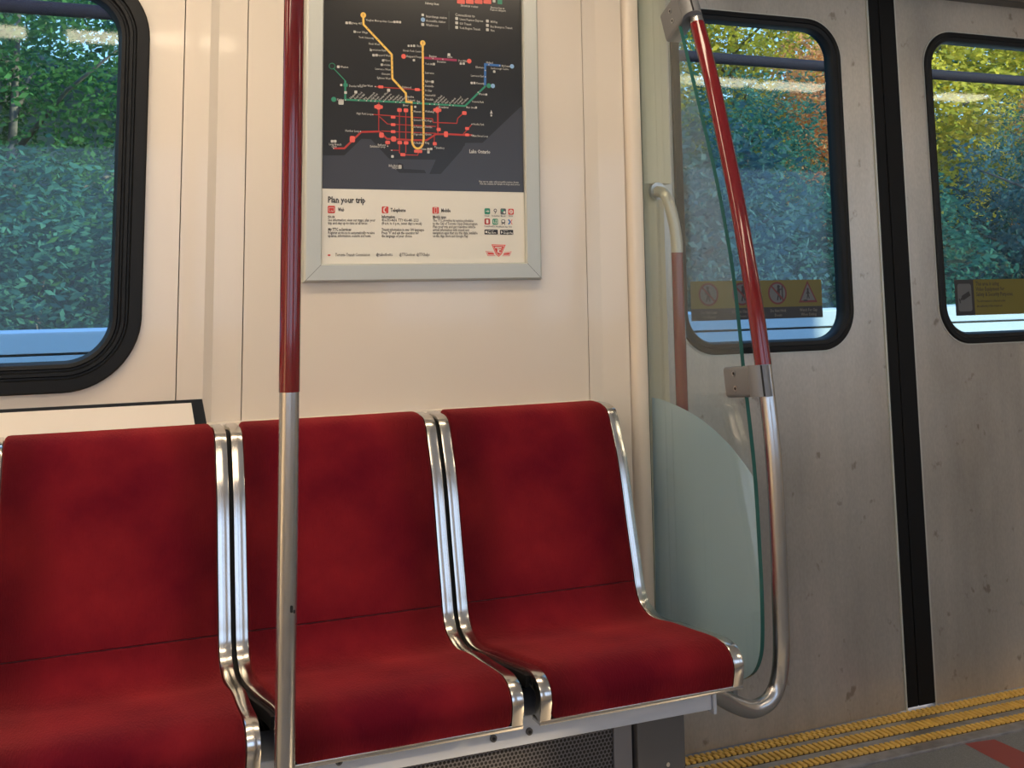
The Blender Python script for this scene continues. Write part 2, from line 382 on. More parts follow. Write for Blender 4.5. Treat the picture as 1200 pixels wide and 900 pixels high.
# ledge behind the seat backs
B = bmesh.new(); box(B, XL, 1.238, -.030, .0, .845, .873, .003); new('trim_2', B, M['ledge'], smooth=SM)['kind'] = 'structure'
# door jamb: column beside the doorway
B = bmesh.new()
box(B, 1.388, 1.430, 0, .05, 0, ZT, .002); vprism(B, [(1.430, .004), (1.458, .014), (1.458, .05), (1.430, .05)], 0, ZT)
vprism(B, [(1.392, -.002), (1.432, -.012), (1.4685, -.008), (1.4685, .03), (1.392, .03)], 1.405, ZT)
new('trim_3', B, M['jamb'], smooth=SM)['kind'] = 'structure'
B = bmesh.new(); box(B, 1.3795, 1.3875, -.006, .04, 0, ZT); new('trim_4', B, M['rubber_and_gap_shade'])['kind'] = 'structure'
# header over the doors
B = bmesh.new(); box(B, 1.46, 3.10, -.03, .10, 1.985, ZT, .004); new('trim_5', B, mat('header_steel', (.12, .10, .085), .45, .5))['kind'] = 'structure'
B = bmesh.new(); box(B, 3.05, XR, -.01, .05, 0, ZT); new('trim_6', B, M['wall'])['kind'] = 'structure'
# floor
def floor_mat():
    m = mat('speckled_grey_vinyl', (.17, .17, .165), .5, noise=(420, (.24, .235, .225), 2, (1, 1, 1), .42, .62)); return m
B = bmesh.new(); box(B, XL, XR, YR, .10, -.05, -.006); new('floor', B, floor_mat())['kind'] = 'structure'
B = bmesh.new(); ps = [at(1130, 868.7, 0, 2), at(1165, 863.7, 0, 2), at(1200, 879, 0, 2), at(1190, 900, 0, 2)]
d1 = (ps[2]-ps[1]); d1 = Vector((-.004, -.60, 0)); 
a, b = ps[0], ps[1]; c = b + (ps[2]-b)*9; d = a + (ps[3]-a)*5
B.faces.new([B.verts.new((p.x, p.y, -.0055)) for p in (a, b, c, d)])
new('red_floor_stripe', B, mat('red_vinyl', (.30, .055, .045), .5)); tag(bpy.data.objects['red_floor_stripe'], 'red diagonal stripe on the grey floor by the doors', 'floor marking')
B = bmesh.new(); box(B, XL, XR, YR, .10, ZT, ZT+.05); new('ceiling', B, M['ceiling'])['kind'] = 'structure'
for i, x in enumerate((XL-.05, XR)):
    B = bmesh.new(); box(B, x, x+.05, YR, .1, 0, ZT); new('wall_left' if i == 0 else 'wall_right', B, M['wall'])['kind'] = 'structure'
# rear wall behind the camera with its windows and doors
B = bmesh.new()
box(B, XL, XR, YR-.05, YR, 0, .95); box(B, XL, XR, YR-.05, YR, 1.80, ZT)
for x0, x1 in ((XL, -2.0), (-.75, -.45), (.85, 1.55), (2.15, 2.35), (2.95, 3.4), (4.4, XR)): box(B, x0, x1, YR-.05, YR, .95, 1.80)
new('wall_rear', B, M['wall'])['kind'] = 'structure'

# ceiling lamps
def lamp(x0, x1, y, w, label):
    t = empty('ceiling_light', ((x0+x1)/2, y, ZT-.03))
    B = bmesh.new(); box(B, x0-.012, x1+.012, y-w/2-.012, y+w/2+.012, ZT-.028, ZT-.001, .003); new('housing', B, M['ceiling'], t)
    B = bmesh.new(); box(B, x0, x1, y-w/2, y+w/2, ZT-.042, ZT-.0285, .003); new('diffuser', B, M['lamp'], t)
    tag(t, label, 'light', 'strip lights along the ceiling')
LB = 'strip light on the car ceiling, '
lamp(-1.6, -.12, -1.84, .15, LB+'mirrored at the left edge of the left window')
lamp(.02, .62, -1.84, .15, LB+'mirrored as a glow near the left window')
lamp(2.62, 3.07, -1.84, .15, LB+'mirrored in the left half of the near door window')
lamp(3.13, 3.50, -1.84, .15, LB+'mirrored in the right half of the near door window')
lamp(4.22, 4.52, -1.84, .15, LB+'mirrored in the far door window')
lamp(-2.2, .55, -.56, .12, LB+'above the row of seats')
lamp(.75, 1.35, -.56, .12, LB+'over the glass screen')

# ------------------------------------------------------------------ window in the wall
def gasket(bm, rect, rad, y, w, two=True):
    """rect = outer outline; w = width inward"""
    if two: prof = [(0, y+.002), (0, y-.010), (-.004, y-.014), (-w*.42, y-.015), (-w*.46, y-.008), (-w*.52, y-.008), (-w*.56, y-.013), (-w*.66, y-.013), (-w*.70, y-.004), (-w*.76, y-.004), (-w*.80, y-.008), (-w*.92, y-.006), (-w, y+.004), (-w, y+.03), (-w*.6, y+.03)]
    else: prof = [(0, y+.002), (0, y-.006), (-.003, y-.009), (-w*.45, y-.010), (-w*.52, y-.006), (-w*.85, y-.004), (-w, y+.003), (-w, y+.03), (-w*.5, y+.03)]
    ring(bm, rect, rad, prof, n=14)
w1 = empty('window_1', (-.44, 0, .95)); w1['kind'] = 'structure'
B = bmesh.new(); gasket(B, (-1.066, .178, .950, 1.840), .15, -.012, .062); new('window_gasket', B, M['rubber'], w1, smooth=SM)
B = bmesh.new(); prism(B, rrect(-1.01, .122, 1.006, 1.784, .09), .008, .014); new('window_pane', B, M['pane'], w1)

# sloping cover below the window
t = empty('window_sill_cover', (-.4, -.02, .87))
B = bmesh.new(); tz = .9235
def slab(bm, x0, x1, z0, z1, y0, y1, th, dx=0):
    # plate leaning out: bottom at y1, top at y0
    vs = [(x0, y0, z1), (x1-dx, y0, z1), (x1, y1, z0), (x0, y1, z0)]
    A = [bm.verts.new(v) for v in vs]; C = [bm.verts.new((v[0], v[1]+th, v[2])) for v in vs]
    bm.faces.new(A); bm.faces.new(list(reversed(C)))
    for k in range(4): bm.faces.new((A[k], A[(k+1) % 4], C[(k+1) % 4], C[k]))
slab(B, -1.6, .2925, .850, .917, -.016, -.040, .02, .010); new('cover_plate', B, M['ledge'], t)
B = bmesh.new(); slab(B, -1.6, .318, .852, .9235, -.0145, -.030, .016, .013); new('rubber_edging', B, M['rubber'], t)
tag(t, 'cream sloping cover with black edging below the left window', 'panel')

# ------------------------------------------------------------------ doors
def door(name, x0, x1, win, seal, sealx):
    t = empty(name, ((x0+x1)/2, .05, 0)); t['kind'] = 'structure'
    B = bmesh.new(); holed_plate(B, (x0, x1, .004, 2.03), (win[0]+.012, win[1]-.012, win[2]+.012, win[3]-.012), .098, .03, .062, n=14)
    new('door_panel', B, M['door'], t)
    B = bmesh.new(); gasket(B, win, .11, .03, .031, False); new('window_gasket', B, M['rubber'], t, smooth=SM)
    B = bmesh.new(); prism(B, rrect(win[0]+.02, win[1]-.02, win[2]+.02, win[3]-.02, .09), .045, .051); new('window_pane', B, M['pane'], t)
    B = bmesh.new(); ring(B, (win[0]-.001, win[1]+.001, win[2]-.001, win[3]+.001), .11, [(0, .031), (0, .0275), (.003, .0275), (.003, .031)], 14); new('window_trim', B, M['frame'], t, smooth=SM)
    B = bmesh.new(); box(B, seal[0], seal[1], .024, .066, .010, 2.03, .003); new('rubber_edge', B, M['rubber_and_gap_shade'], t)
    B = bmesh.new(); box(B, sealx-.0025, sealx+.0025, .0255, .04, .004, 2.03); new('edge_strip', B, M['frame'], t)
    return t
W1 = (1.50, 2.058, .964, 1.886); W2 = (2.366, 2.924, .964, 1.886)
d1 = door('door_1', 1.44, 2.165, W1, (2.168, 2.2045), 2.1655)
d2 = door('door_2', 2.268, 3.06, W2, (2.2065, 2.264), 2.2665)

# door sill with yellow grip strips
t = empty('trim_7', (2.2, -.08, 0)); t['kind'] = 'structure'
B = bmesh.new()
box(B, 1.40, 3.3, -.180, .10, -.006, -.002); box(B, 1.40, 3.3, -.076-.030, -.080, -.002, .000, .001); box(B, 1.40, 3.3, -.034, -.012, -.002, -.0005, .001)
box(B, 1.40, 3.3, -.178, -.140, -.003, -.0005, .001)
new('sill_plate', B, M['sill'], t)
def grip(y0, y1, rows, pitch=.0165, lean=.0):
    B = bmesh.new(); x = 1.41; dy = (y1-y0)/rows
    for r in range(rows):
        x = 1.41 + (pitch/2 if r % 2 else 0)
        while x < 3.2:
            a, b = y0+r*dy+.0012, y0+(r+1)*dy-.0012
            box(B, x, x+pitch*.6, a, b, -.003, .0035)
            x += pitch
    return B
for y0, y1, rr in ((-.011, .026, 2), (-.076, -.036, 1), (-.138, -.108, 1)):
    g = new('grip_strip', grip(y0, y1, rr), M['yellow_grip'], t); 
    B = bmesh.new(); box(B, 1.41, 3.2, y0, y1, -.003, -.0008); new('grip_bed', B, mat('brown_grip_bed', (.11, .06, .015), .8), t)

# ------------------------------------------------------------------ heater cover and seat beam
t = empty('seat_support_beam', (0, -.53, .34))
B = bmesh.new(); box(B, -2.4, 1.200, -.55, -.42, .3435, .392, .002); new('beam_body', B, M['beam'], t)
B = bmesh.new(); box(B, 1.2005, 1.2075, -.556, -.40, .336, .389, .002); new('end_flange', B, M['beam'], t)
for u, v in ((397, 892), (578, 865), (620, 857)):
    p = at(u, v, -.551); B = bmesh.new(); disc(B, (p.x, -.552, p.z), .0062, .004); disc(B, (p.x, -.5545, p.z), .003, .002, n=6, mi=1); new('screw', B, [M['grey_box'], M['hole']], t, smooth=SM)
for xx in (-.4, 0.0):
    B = bmesh.new(); disc(B, (xx, -.552, .366), .0062, .004); new('screw', B, M['grey_box'], t, smooth=SM)
tag(t, 'pale blue-grey metal rail under the front edge of the red seats', 'seat rail')
t = empty('heater_cover', (0, -.4, 0))
B = bmesh.new(); box(B, -2.4, 1.003, -.515, -.10, .02, .3425); new('perforated_grille', B, M['perf'], t)
B = bmesh.new(); box(B, 1.0032, 1.0415, -.520, -.10, .02, .3425, .001); new('side_panel', B, mat('blue_grey_steel', (.16, .165, .185), .45, .4), t)
tag(t, 'heater cover with a perforated metal grille below the seats', 'heater')
t = empty('end_box', (1.10, -.4, 0))
B = bmesh.new(); box(B, 1.0475, 1.150, -.530, -.05, 0, .3425, .002); new('box_body', B, M['grey_box'], t)
p = at(783, 896, -.532); B = bmesh.new(); disc(B, (p.x, -.5315, p.z), .0038, .002); new('screw', B, M['screw'], t)
tag(t, 'plain dark grey steel box below the right-hand red seat', 'box')

# ------------------------------------------------------------------ seats
PROF = [(-.035, .869), (-.070, .869), (-.098, .867), (-.117, .859), (-.130, .840), (-.145, .805), (-.162, .765), (-.180, .705), (-.199, .625), (-.222, .536), (-.235, .488), (-.255, .461), (-.290, .447), (-.335, .446), (-.400, .456), (-.470, .4645), (-.560, .476), (-.597, .475), (-.619, .463), (-.628, .443), (-.621, .408)]
prof = [Vector((0, p.x, p.y)) for p in smooth_path([(a, b, 0) for a, b in PROF], 6)]
# resample
Ls = [0]
for i in range(1, len(prof)): Ls.append(Ls[-1]+(prof[i]-prof[i-1]).length)
TOT = Ls[-1]
def pat(s):
    s = max(0, min(TOT, s)); i = 1
    while i < len(Ls)-1 and Ls[i] < s: i += 1
    k = (s-Ls[i-1])/(Ls[i]-Ls[i-1]); p = prof[i-1].lerp(prof[i], k)
    e = .004; return p
def nat(s):
    t_ = (pat(s+.006)-pat(s-.006)).normalized(); return Vector((0, t_.z, -t_.y)) if True else None
def nrm(s):
    v = nat(s)
    # outward = away from the wall / up
    ref = Vector((0, -1, .6)); return v if v.dot(ref) > 0 else -v
S_SEAM = next(s for s in np.arange(0, TOT, .002) if pat(s).z < .505)
SW = .4385; RW = .0235
def taper(s):
    """the pan is a little narrower at its front"""
    k = max(0, min(1, (s-(TOT-.30))/.20)); return 1-.052*k*k*(3-2*k)
def sweep_rail(bm, xa, xb, lo, hi, s0=0.0, s1=TOT, n=90, bev=.0025, mi=0):
    rings = []
    for i in range(n+1):
        s = s0+(s1-s0)*i/n; p = pat(s); nn = nrm(s); tp = taper(s)
        sec = [(xa, lo), (xa, hi-bev), (xa+bev*.3, hi-bev*.3), (xa+bev, hi), (xb-bev, hi), (xb-bev*.3, hi-bev*.3), (xb, hi-bev), (xb, lo)]
        rings.append([bm.verts.new(p+nn*h+Vector((x*tp, 0, 0))) for x, h in sec])
    m = 8
    for i in range(n):
        for k in range(m): bm.faces.new((rings[i][k], rings[i][(k+1) % m], rings[i+1][(k+1) % m], rings[i+1][k])).material_index = mi
    bm.faces.new(rings[0]); bm.faces.new(list(reversed(rings[-1])))
def cushion(s0, s1, hw, th, rtop, rbot, bulge=0.0, n=60, nx=28, base=-.002):
    bm = bmesh.new(); top, bot = [], []
    for i in range(n+1):
        q = i/n; q = .5-.5*math.cos(math.pi*q); s = s0+(s1-s0)*q
        a, b = s-s0, s1-s; w = hw; tp = taper(s)
        if a < rtop: w = hw-rtop+math.sqrt(max(0, rtop**2-(rtop-a)**2))
        if b < rbot: w = min(w, hw-rbot+math.sqrt(max(0, rbot**2-(rbot-b)**2)))
        er = .0012 if (a < b) == (s0 > .1) else .007; e_end = min(1, min(a, b)/er); ft = th*math.sqrt(max(0, 1-(1-e_end)**2))
        p, nn = pat(s), nrm(s); tr, br = [], []
        for j in range(nx+1):
            k = j/nx; x = -math.cos(math.pi*k)*w
            ed = min(1, (w-abs(x))/.008); h = ft*math.sqrt(max(0, 1-(1-ed)**2))
            h += bulge*(1-(x/hw)**2)*min(1, a/.05)*min(1, b/.05)
            tr.append(bm.verts.new(p+nn*(base+h)+Vector((x*tp, 0, 0)))); br.append(bm.verts.new(p+nn*(base-.004)+Vector((x*tp, 0, 0))))
        top.append(tr); bot.append(br)
    for L_ in (top, bot):
        for i in range(n):
            for j in range(nx): bm.faces.new((L_[i][j], L_[i][j+1], L_[i+1][j+1], L_[i+1][j]))
    for i in range(n):
        for j in (0, nx): bm.faces.new((top[i][j], top[i+1][j], bot[i+1][j], bot[i][j]))
    for j in range(nx):
        for i in (0, n): bm.faces.new((top[i][j], top[i][j+1], bot[i][j+1], bot[i][j]))
    return bm
def make_seat(cx):
    t = empty('transit_seat', (cx, -.4, .39)); off = Vector((cx, 0, 0))
    def add(nm, bm, m, sm=True):
        for v in bm.verts: v.co += off
        return new(nm, bm, m, t, smooth=sm)
    bm = bmesh.new(); hw = SW/2
    sweep_rail(bm, -hw, -hw+RW, -.020, .003); sweep_rail(bm, hw-RW, hw, -.020, .003)
    # lip across the front bottom and the band across the top
    p = pat(TOT); box(bm, -hw*taper(TOT), hw*taper(TOT), p.y-.003, p.y+.03, p.z-.007, p.z+.001, .0012)
    sweep_rail(bm, -hw+RW, hw-RW, -.012, -.003, 0, .03, 14, .001)
    add('steel_frame', bm, M['chrome'], SM)
    bm = bmesh.new(); sweep_rail(bm, -hw+.003, hw-.003, -.026, -.0045, 0, TOT-.002, 60, .001); add('seat_shell', bm, M['grey_box'], SM)
    bm = bmesh.new(); sweep_rail(bm, -hw-.0078, -hw-.0002, -.026, -.006, .02, TOT-.10, 60, .001); add('gap_shade_strip', bm, M['rubber_and_gap_shade'], SM)  # added dark strip stands in for the shade in the open gap
    add('backrest_cushion', cushion(.014, S_SEAM-.0004, hw-RW-.001, .010, .013, .001, -.004), M['velvet'])
    add('seat_cushion', cushion(S_SEAM+.0004, TOT-.001, hw-RW-.001, .010, .001, .010, -.003), M['velvet'])
    return t
PITCH = .4465; X3 = 1.0155
seats = [make_seat(X3)]
def copy_tree(o, dx, parent=None):
    c = o.copy(); scene.collection.objects.link(c)
    if parent is None: c.location.x += dx
    else:
        mi = o.matrix_parent_inverse.copy(); c.parent = parent; c.matrix_parent_inverse = mi
    for ch in o.children: copy_tree(ch, dx, c)
    return c
labels = ['red velvet seat with steel side frame, nearest the glass screen', 'red velvet seat crossed by the vertical pole, in the middle of the row', 'red velvet seat below the left window, at the left end of the row']
for i in range(3):
    s = seats[0] if i == 0 else copy_tree(seats[0], -PITCH*i)
    tag(s, labels[i], 'seat', 'red velvet seats in a row')
    if i: c_parent_fix = None

# ------------------------------------------------------------------ grab pole
px_, py_ = .350, -.72
pc = at(339, 459, py_); zc = pc.z; pt = at(343.5, 10, py_); px_ = pc.x
t = empty('grab_pole', (px_, py_, 0))
B = bmesh.new(); tube(B, [(px_, py_, 0), (px_, py_, zc+.02)], .0155, 28); new('steel_pole', B, M['tube'], t, smooth=SM)
B = bmesh.new(); tube(B, [(px_, py_, zc), (px_, py_, ZT)], .0163, 28); tag(new('red_sleeve', B, M['redtube'], t, smooth=SM), 'glossy dark red upper sleeve')
B = bmesh.new(); disc(B, (px_, py_, .006), .04, .012, 'Z', 28, bev=.1); new('floor_flange', B, M['tube'], t, smooth=SM)
p = at(341, 714, py_-.0155); B = bmesh.new(); patch(B, p.x+.001, p.z, .004, .010, py_-.0158, .4); patch(B, p.x+.005, p.z-.004, .003, .005, py_-.0154, .4); new('paint_chip', B, M['hole'], t)
tag(t, 'vertical grab pole, red above and bare steel below, before the middle seat', 'pole')

# ------------------------------------------------------------------ glass screen with stanchion
XG = 1.386
t = empty('glass_screen', (XG, -.2, .25))
edge = [(786, -12), (790, 0), (797, 30), (818, 118), (838, 203), (851, 270), (859, 320), (866, 380), (871, 430), (879, 500), (885, 560), (890, 640), (893, 700), (893.5, 750), (891, 772), (884, 788), (872, 796), (862, 798)]
ep = [at(u, v, XG, 0) for u, v in edge]; zb = ep[-1].z
ep = [Vector((XG, p.y, p.z)) for p in ep]
ep = smooth_path(ep, 4); 
top = ep[0]
fro = smooth_path([at(u, v, XG, 0) for u, v in ((762, 466), (775, 469), (800, 480), (825, 496), (850, 519), (870, 544), (884.5, 566))], 5)
zf = fro[-1].z
ie = min(range(len(ep)), key=lambda i: abs(ep[i].z-zf))
def slab_x(bm, pts, xa, xb, mi_face=0, mi_edge=1, edge_mask=None):
    A = [bm.verts.new((xa, p[0], p[1])) for p in pts]; C = [bm.verts.new((xb, p[0], p[1])) for p in pts]
    f1 = bm.faces.new(A); f2 = bm.faces.new(list(reversed(C))); f1.material_index = f2.material_index = mi_face
    for k in range(len(A)):
        bm.faces.new((A[k], A[(k+1) % len(A)], C[(k+1) % len(A)], C[k])).material_index = mi_edge
yw = -.001
outline = [(p.y, p.z) for p in ep] + [(yw-.02, zb), (yw, zb+.02), (yw, top.z+.1), (top.y+.02, top.z+.1)]
B = bmesh.new(); slab_x(B, outline, XG-.0048, XG+.0048); new('glass_sheet', B, [M['screen'], M['glass_edge']], t)
fo = [(p.y, p.z) for p in fro] + [(p.y+.0012, p.z) for p in ep[ie+1:]] + [(yw-.02, zb+.001), (yw, zb+.02)]
B = bmesh.new(); slab_x(B, [(min(y, yw), z) for y, z in fo], XG+.0050, XG+.0058, 0, 0); tag(new('frosted_film', B, M['frost'], t), 'frosted lower area with a curved top edge')
B = bmesh.new(); p = at(856, 806, XG, 0); box(B, XG-.006, XG+.006, p.y-.02, p.y+.03, p.z-.02, p.z+.02, .002); new('lower_bracket', B, M['clamp'], t, smooth=SM)
tag(t, 'curved glass draught screen with frosted lower part beside the doorway', 'glass screen')

t = empty('stanchion_bar', (1.41, -.45, .3))
XB = 1.412
bar = [(799, -38), (810, 2), (817, 28), (833, 90), (846, 150), (861.5, 225), (873.5, 290), (883.5, 350), (893.5, 421), (899, 465), (904, 510), (908, 560), (912, 640), (914, 700), (915.5, 750), (914.5, 783)]
bp = [at(u, v, XB, 0) for u, v in bar]; bp = [Vector((XB, p.y, p.z)) for p in bp]
hook = [(1.400, 909, 808), (1.372, 898, 824), (1.330, 880, 831), (1.28, 860, 825), (1.235, 843, 815.5), (1.200, 829, 808)]
hp = [at(u, v, X, 0) for X, u, v in hook]
full = smooth_path([Vector((XB, .0, bp[0].z+.10)), Vector((XB, -.09, bp[0].z+.06))] + bp + hp, 8)
i0 = min(range(len(full)), key=lambda i: (full[i]-at(817, 25, XB, 0)).length); i1 = min(range(len(full)), key=lambda i: (full[i]-at(893.8, 426, XB, 0)).length)
B = bmesh.new(); tube(B, full, .0172, 28); new('steel_tube', B, M['tube'], t, smooth=SM)
B = bmesh.new(); tube(B, full[i0:i1+1], .0181, 28); tag(new('red_sleeve', B, M['redtube'], t, smooth=SM), 'glossy red sleeve on the upper half')
def clamp(c, along, length_dir, L_, Hh, lo, nm, screws, slot=None):
    """oriented casting: length L_ in length_dir (from the bar), height Hh along the bar, lying in the YZ plane"""
    e1 = length_dir.normalized(); e2 = along.normalized(); ex = Vector((1, 0, 0))
    m = Matrix(((ex.x, e1.x, e2.x, c.x), (ex.y, e1.y, e2.y, c.y), (ex.z, e1.z, e2.z, c.z), (0, 0, 0, 1)))
    B = bmesh.new(); box(B, -.0215, .0215, lo, L_, -Hh/2, Hh/2, .008, 0, m, 4)
    # rounded nose round the bar
    res = bmesh.ops.create_cone(B, cap_ends=True, segments=32, radius1=.0238, radius2=.0238, depth=Hh*1.0)
    for v in res['verts']: v.co = m @ v.co
    o = new(nm, B, M['clamp'], t, smooth=SM)
    for sy, sz in screws:
        q = m @ Vector((-.0217, sy, sz)); B = bmesh.new(); disc(B, q, .0062, .003, 'X', 20); disc(B, q-Vector((.0016, 0, 0)), .0035, .001, 'X', 6, mi=1); new('screw', B, [M['screw'], M['hole']], o, smooth=SM)
    if slot is not None:
        B = bmesh.new(); box(B, -.0100, -.0072, -.0246, -.016, -Hh/2+.001, Hh/2-.001, 0, 0, m); new('slot', B, M['hole'], o)
    return o
c = at(896, 446, XB, 0); dn = (at(899, 465, XB, 0)-at(893.5, 421, XB, 0))
clamp(Vector((XB-.012, c.y, c.z)), -dn, Vector((0, 1, -.10)), .108, .066, -.010, 'lower_clamp', ((.062, .018), (.062, -.014)), -.012)
c = at(812, 4, XB, 0); dn = (at(820, 40, XB, 0)-at(810, 2, XB, 0))
clamp(Vector((XB-.012, c.y, c.z)), -dn, Vector((0, 1, -.50)), .104, .080, -.008, 'upper_clamp', ((.052, .014), (.052, -.014)), -.014)
tag(t, 'curved red and steel handrail clamped to the front edge of the glass screen', 'handrail')

# handle on the jamb, behind the glass
t = empty('jamb_handle', (1.45, -.03, .8))
hpx = [(1.425, .01, 1.385), (1.425, -.03, 1.381), (1.428, -.052, 1.368), (1.436, -.058, 1.335), (1.4455, -.06, 1.285), (1.449, -.06, 1.24), (1.449, -.06, 1.20), (1.449, -.06, .60)]
hs = smooth_path(hpx, 8); zz = at(790, 296, -.06).z
B = bmesh.new(); tube(B, hs, .0145, 20); new('steel_handle', B, mat('cream_grey_coat', (.50, .47, .40), .3, .4), t, smooth=SM)
k = next(i for i, p in enumerate(hs) if p.z < zz and p.z < 1.3)
B = bmesh.new(); tube(B, [Vector((1.449, -.06, zz)), Vector((1.449, -.06, .62))], .0152, 20); new('red_sleeve', B, M['redtube'], t, smooth=SM)
B = bmesh.new(); disc(B, (1.425, -.012, 1.385), .022, .012, 'Y', 24); new('mount', B, M['screw'], t, smooth=SM)
tag(t, 'grab handle with red sleeve on the door jamb, seen through the glass screen', 'handle')

# ------------------------------------------------------------------ route map poster
T = empty('route_map_poster', (.808, -.005, 1.16))
B = bmesh.new()
IN = (.558, 1.056, 1.206, 1.925)
ring(B, IN, .0006, [(0, -.001), (0, -.014), (.003, -.018), (.036, -.018), (.040, -.015), (.042, -.004), (.042, -.001)], 1)
FR = new('poster_frame', B, M['frame'], T)
for (xa, za, xb, zb_) in ((.556, 1.204, .5185, 1.1665), (1.058, 1.204, 1.0955, 1.1665)):
    B = bmesh.new(); strip(B, [(xa, za), (xb, zb_)], .0008, -.0183); new('mitre_joint', B, M['p_ink'], FR)
B = bmesh.new(); box(B, IN[0]-.004, IN[1]+.004, -.006, -.002, IN[2]-.004, IN[3]+.002); new('paper_sheet', B, M['white_print'], T)
YP = -.0062
def P(u, v):
    p = at(u, v, YP); return (p.x, p.z)
def Q(x, y):   # zoomed crop of the upper map
    return P(340+x/3.75, y/3.75)
def Q2(x, y): return P(340+x/3.75, 170+y/3.75)
mapz = P(500, 223.2)[1]
B = bmesh.new(); B.faces.new([B.verts.new((x, YP-.0002, z)) for x, z in ((IN[0]+.0006, mapz), (IN[1], mapz), (IN[1], IN[3]-.003), (IN[0]+.0006, IN[3]-.003))]); new('map_background', B, M['map_black'], T)
B = bmesh.new()
def poly(bm, pts, y): bm.faces.new([bm.verts.new((x, y, z)) for x, z in pts])
zl = mapz
lake = [(IN[0]+.0006, zl), (IN[0]+.0006, Q(135, 683)[1]), Q(238, 683), Q(313, 610), Q(355, 612), Q(437, 700), Q(600, 700), Q(768, 640), Q(766, 628), Q(845, 628), Q(1012, 470), (IN[1], Q(1012, 470)[1]), (IN[1], zl)]
poly(B, lake, YP-.0004); new('map_lake', B, M['map_lake'], T)
B = bmesh.new()
poly(B, [Q2(380, -12), Q2(700, -12), Q2(770, -10), Q2(752, 25), Q2(662, 127), Q2(612, 127), Q2(640, 65), Q2(470, 62), Q2(440, 60)], YP-.0005)
poly(B, [Q2(476, 78), Q2(496, 84), Q2(500, 105), Q2(590, 110), Q2(598, 124), Q2(480, 122), Q2(462, 104)], YP-.0005)
new('map_land', B, M['map_black'], T)
YL = YP-.0007
def line(name, mat_, segs, w, y=YL, parent=T):
    B = bmesh.new()
    for s in segs: strip(B, s, w, y)
    return new(name, B, mat_, parent)
Lw = .0050
uarc = [Q(533, 455), Q(536, 560), Q(536, 612)] + [(Q(560, 612)[0]+(Q(586, 612)[0]-Q(536, 612)[0])/2*math.cos(a), Q(560, 616)[1]-.020*math.sin(a)) for a in [math.pi-math.pi*k/12 for k in range(13)]] + [Q(586, 612), Q(584, 400), Q(582, 190)]
line('yellow_subway_line', M['p_yellow'], [[Q(321, 70), Q(322, 108), Q(446, 240), Q(449, 346), Q(508, 410), Q(510, 447), Q(533, 449), Q(533, 465)], uarc], Lw, YL-.0003)
line('green_subway_line', M['p_green'], [[Q(242, 355), Q(242, 438), Q(500, 450), Q(768, 466), Q(858, 378)]], Lw*.9)
line('green_rail_line', M['p_green'], [[Q(190, 300), Q(242, 355)]], Lw*.35)
line('blue_transit_line', M['p_blue'], [[Q(856, 376), Q(857, 283), Q(925, 289)]], Lw*1.15)
line('purple_subway_line', M['p_purple'], [[Q(585, 254), Q(732, 265)]], Lw*1.1)
rt = [[Q(375, 381), Q(400, 383), Q(580, 396)], [Q(389, 448), Q(389, 577)], [Q(480, 480), Q(480, 672)], [Q(508, 480), Q(508, 672)], [Q(648, 465), Q(649, 590)],
      [Q(362, 503), Q(390, 505), Q(600, 520), Q(625, 522), Q(628, 538), Q(732, 542), Q(736, 520), Q(765, 494)], [Q(389, 510), Q(428, 545), Q(540, 551), Q(640, 556)],
      [Q(400, 576), Q(540, 582), Q(640, 586)], [Q(427, 625), Q(427, 640)], [Q(440, 660), Q(480, 661)], [Q(633, 600), Q(633, 640)], [Q(480, 672), Q(495, 680), Q(560, 682), Q(565, 665)], [Q(760, 590), Q(797, 548)]]
line('red_streetcar_lines', M['p_red'], rt, Lw*.42)
line('red_main_lines', M['p_red'], [[Q(190, 652), Q(238, 652), Q(312, 580), Q(392, 578), Q(425, 610), Q(540, 616), Q(600, 616), Q(640, 590), Q(700, 590), Q(756, 593), Q(800, 594)], [Q(389, 470), Q(389, 505)], [Q(648, 480), Q(649, 570)]], Lw*.85, YL-.0001)
B = bmesh.new()
for x, y, w, h in ((388, 470, 36, 14), (388, 470, 18, 22), (480, 484, 20, 16), (508, 485, 20, 16), (646, 484, 36, 14), (646, 484, 16, 24), (452, 515, 20, 12), (452, 548, 20, 12), (452, 579, 20, 12), (454, 611, 22, 22), (401, 594, 20, 22), (273, 612, 22, 26), (428, 626, 20, 14), (481, 627, 20, 14), (509, 628, 20, 14), (652, 569, 18, 14), (684, 590, 18, 24), (765, 497, 20, 16), (777, 565, 18, 12), (777, 593, 18, 12), (635, 632, 18, 14), (562, 665, 36, 13), (495, 680, 22, 13), (398, 382, 22, 12), (558, 394, 22, 12)):
    cx, cz = Q(x, y); patch(B, cx, cz, w*.000562, h*.000562, YL-.0005-h*1e-6, .3)
new('red_route_badges', B, M['p_lred'], T)
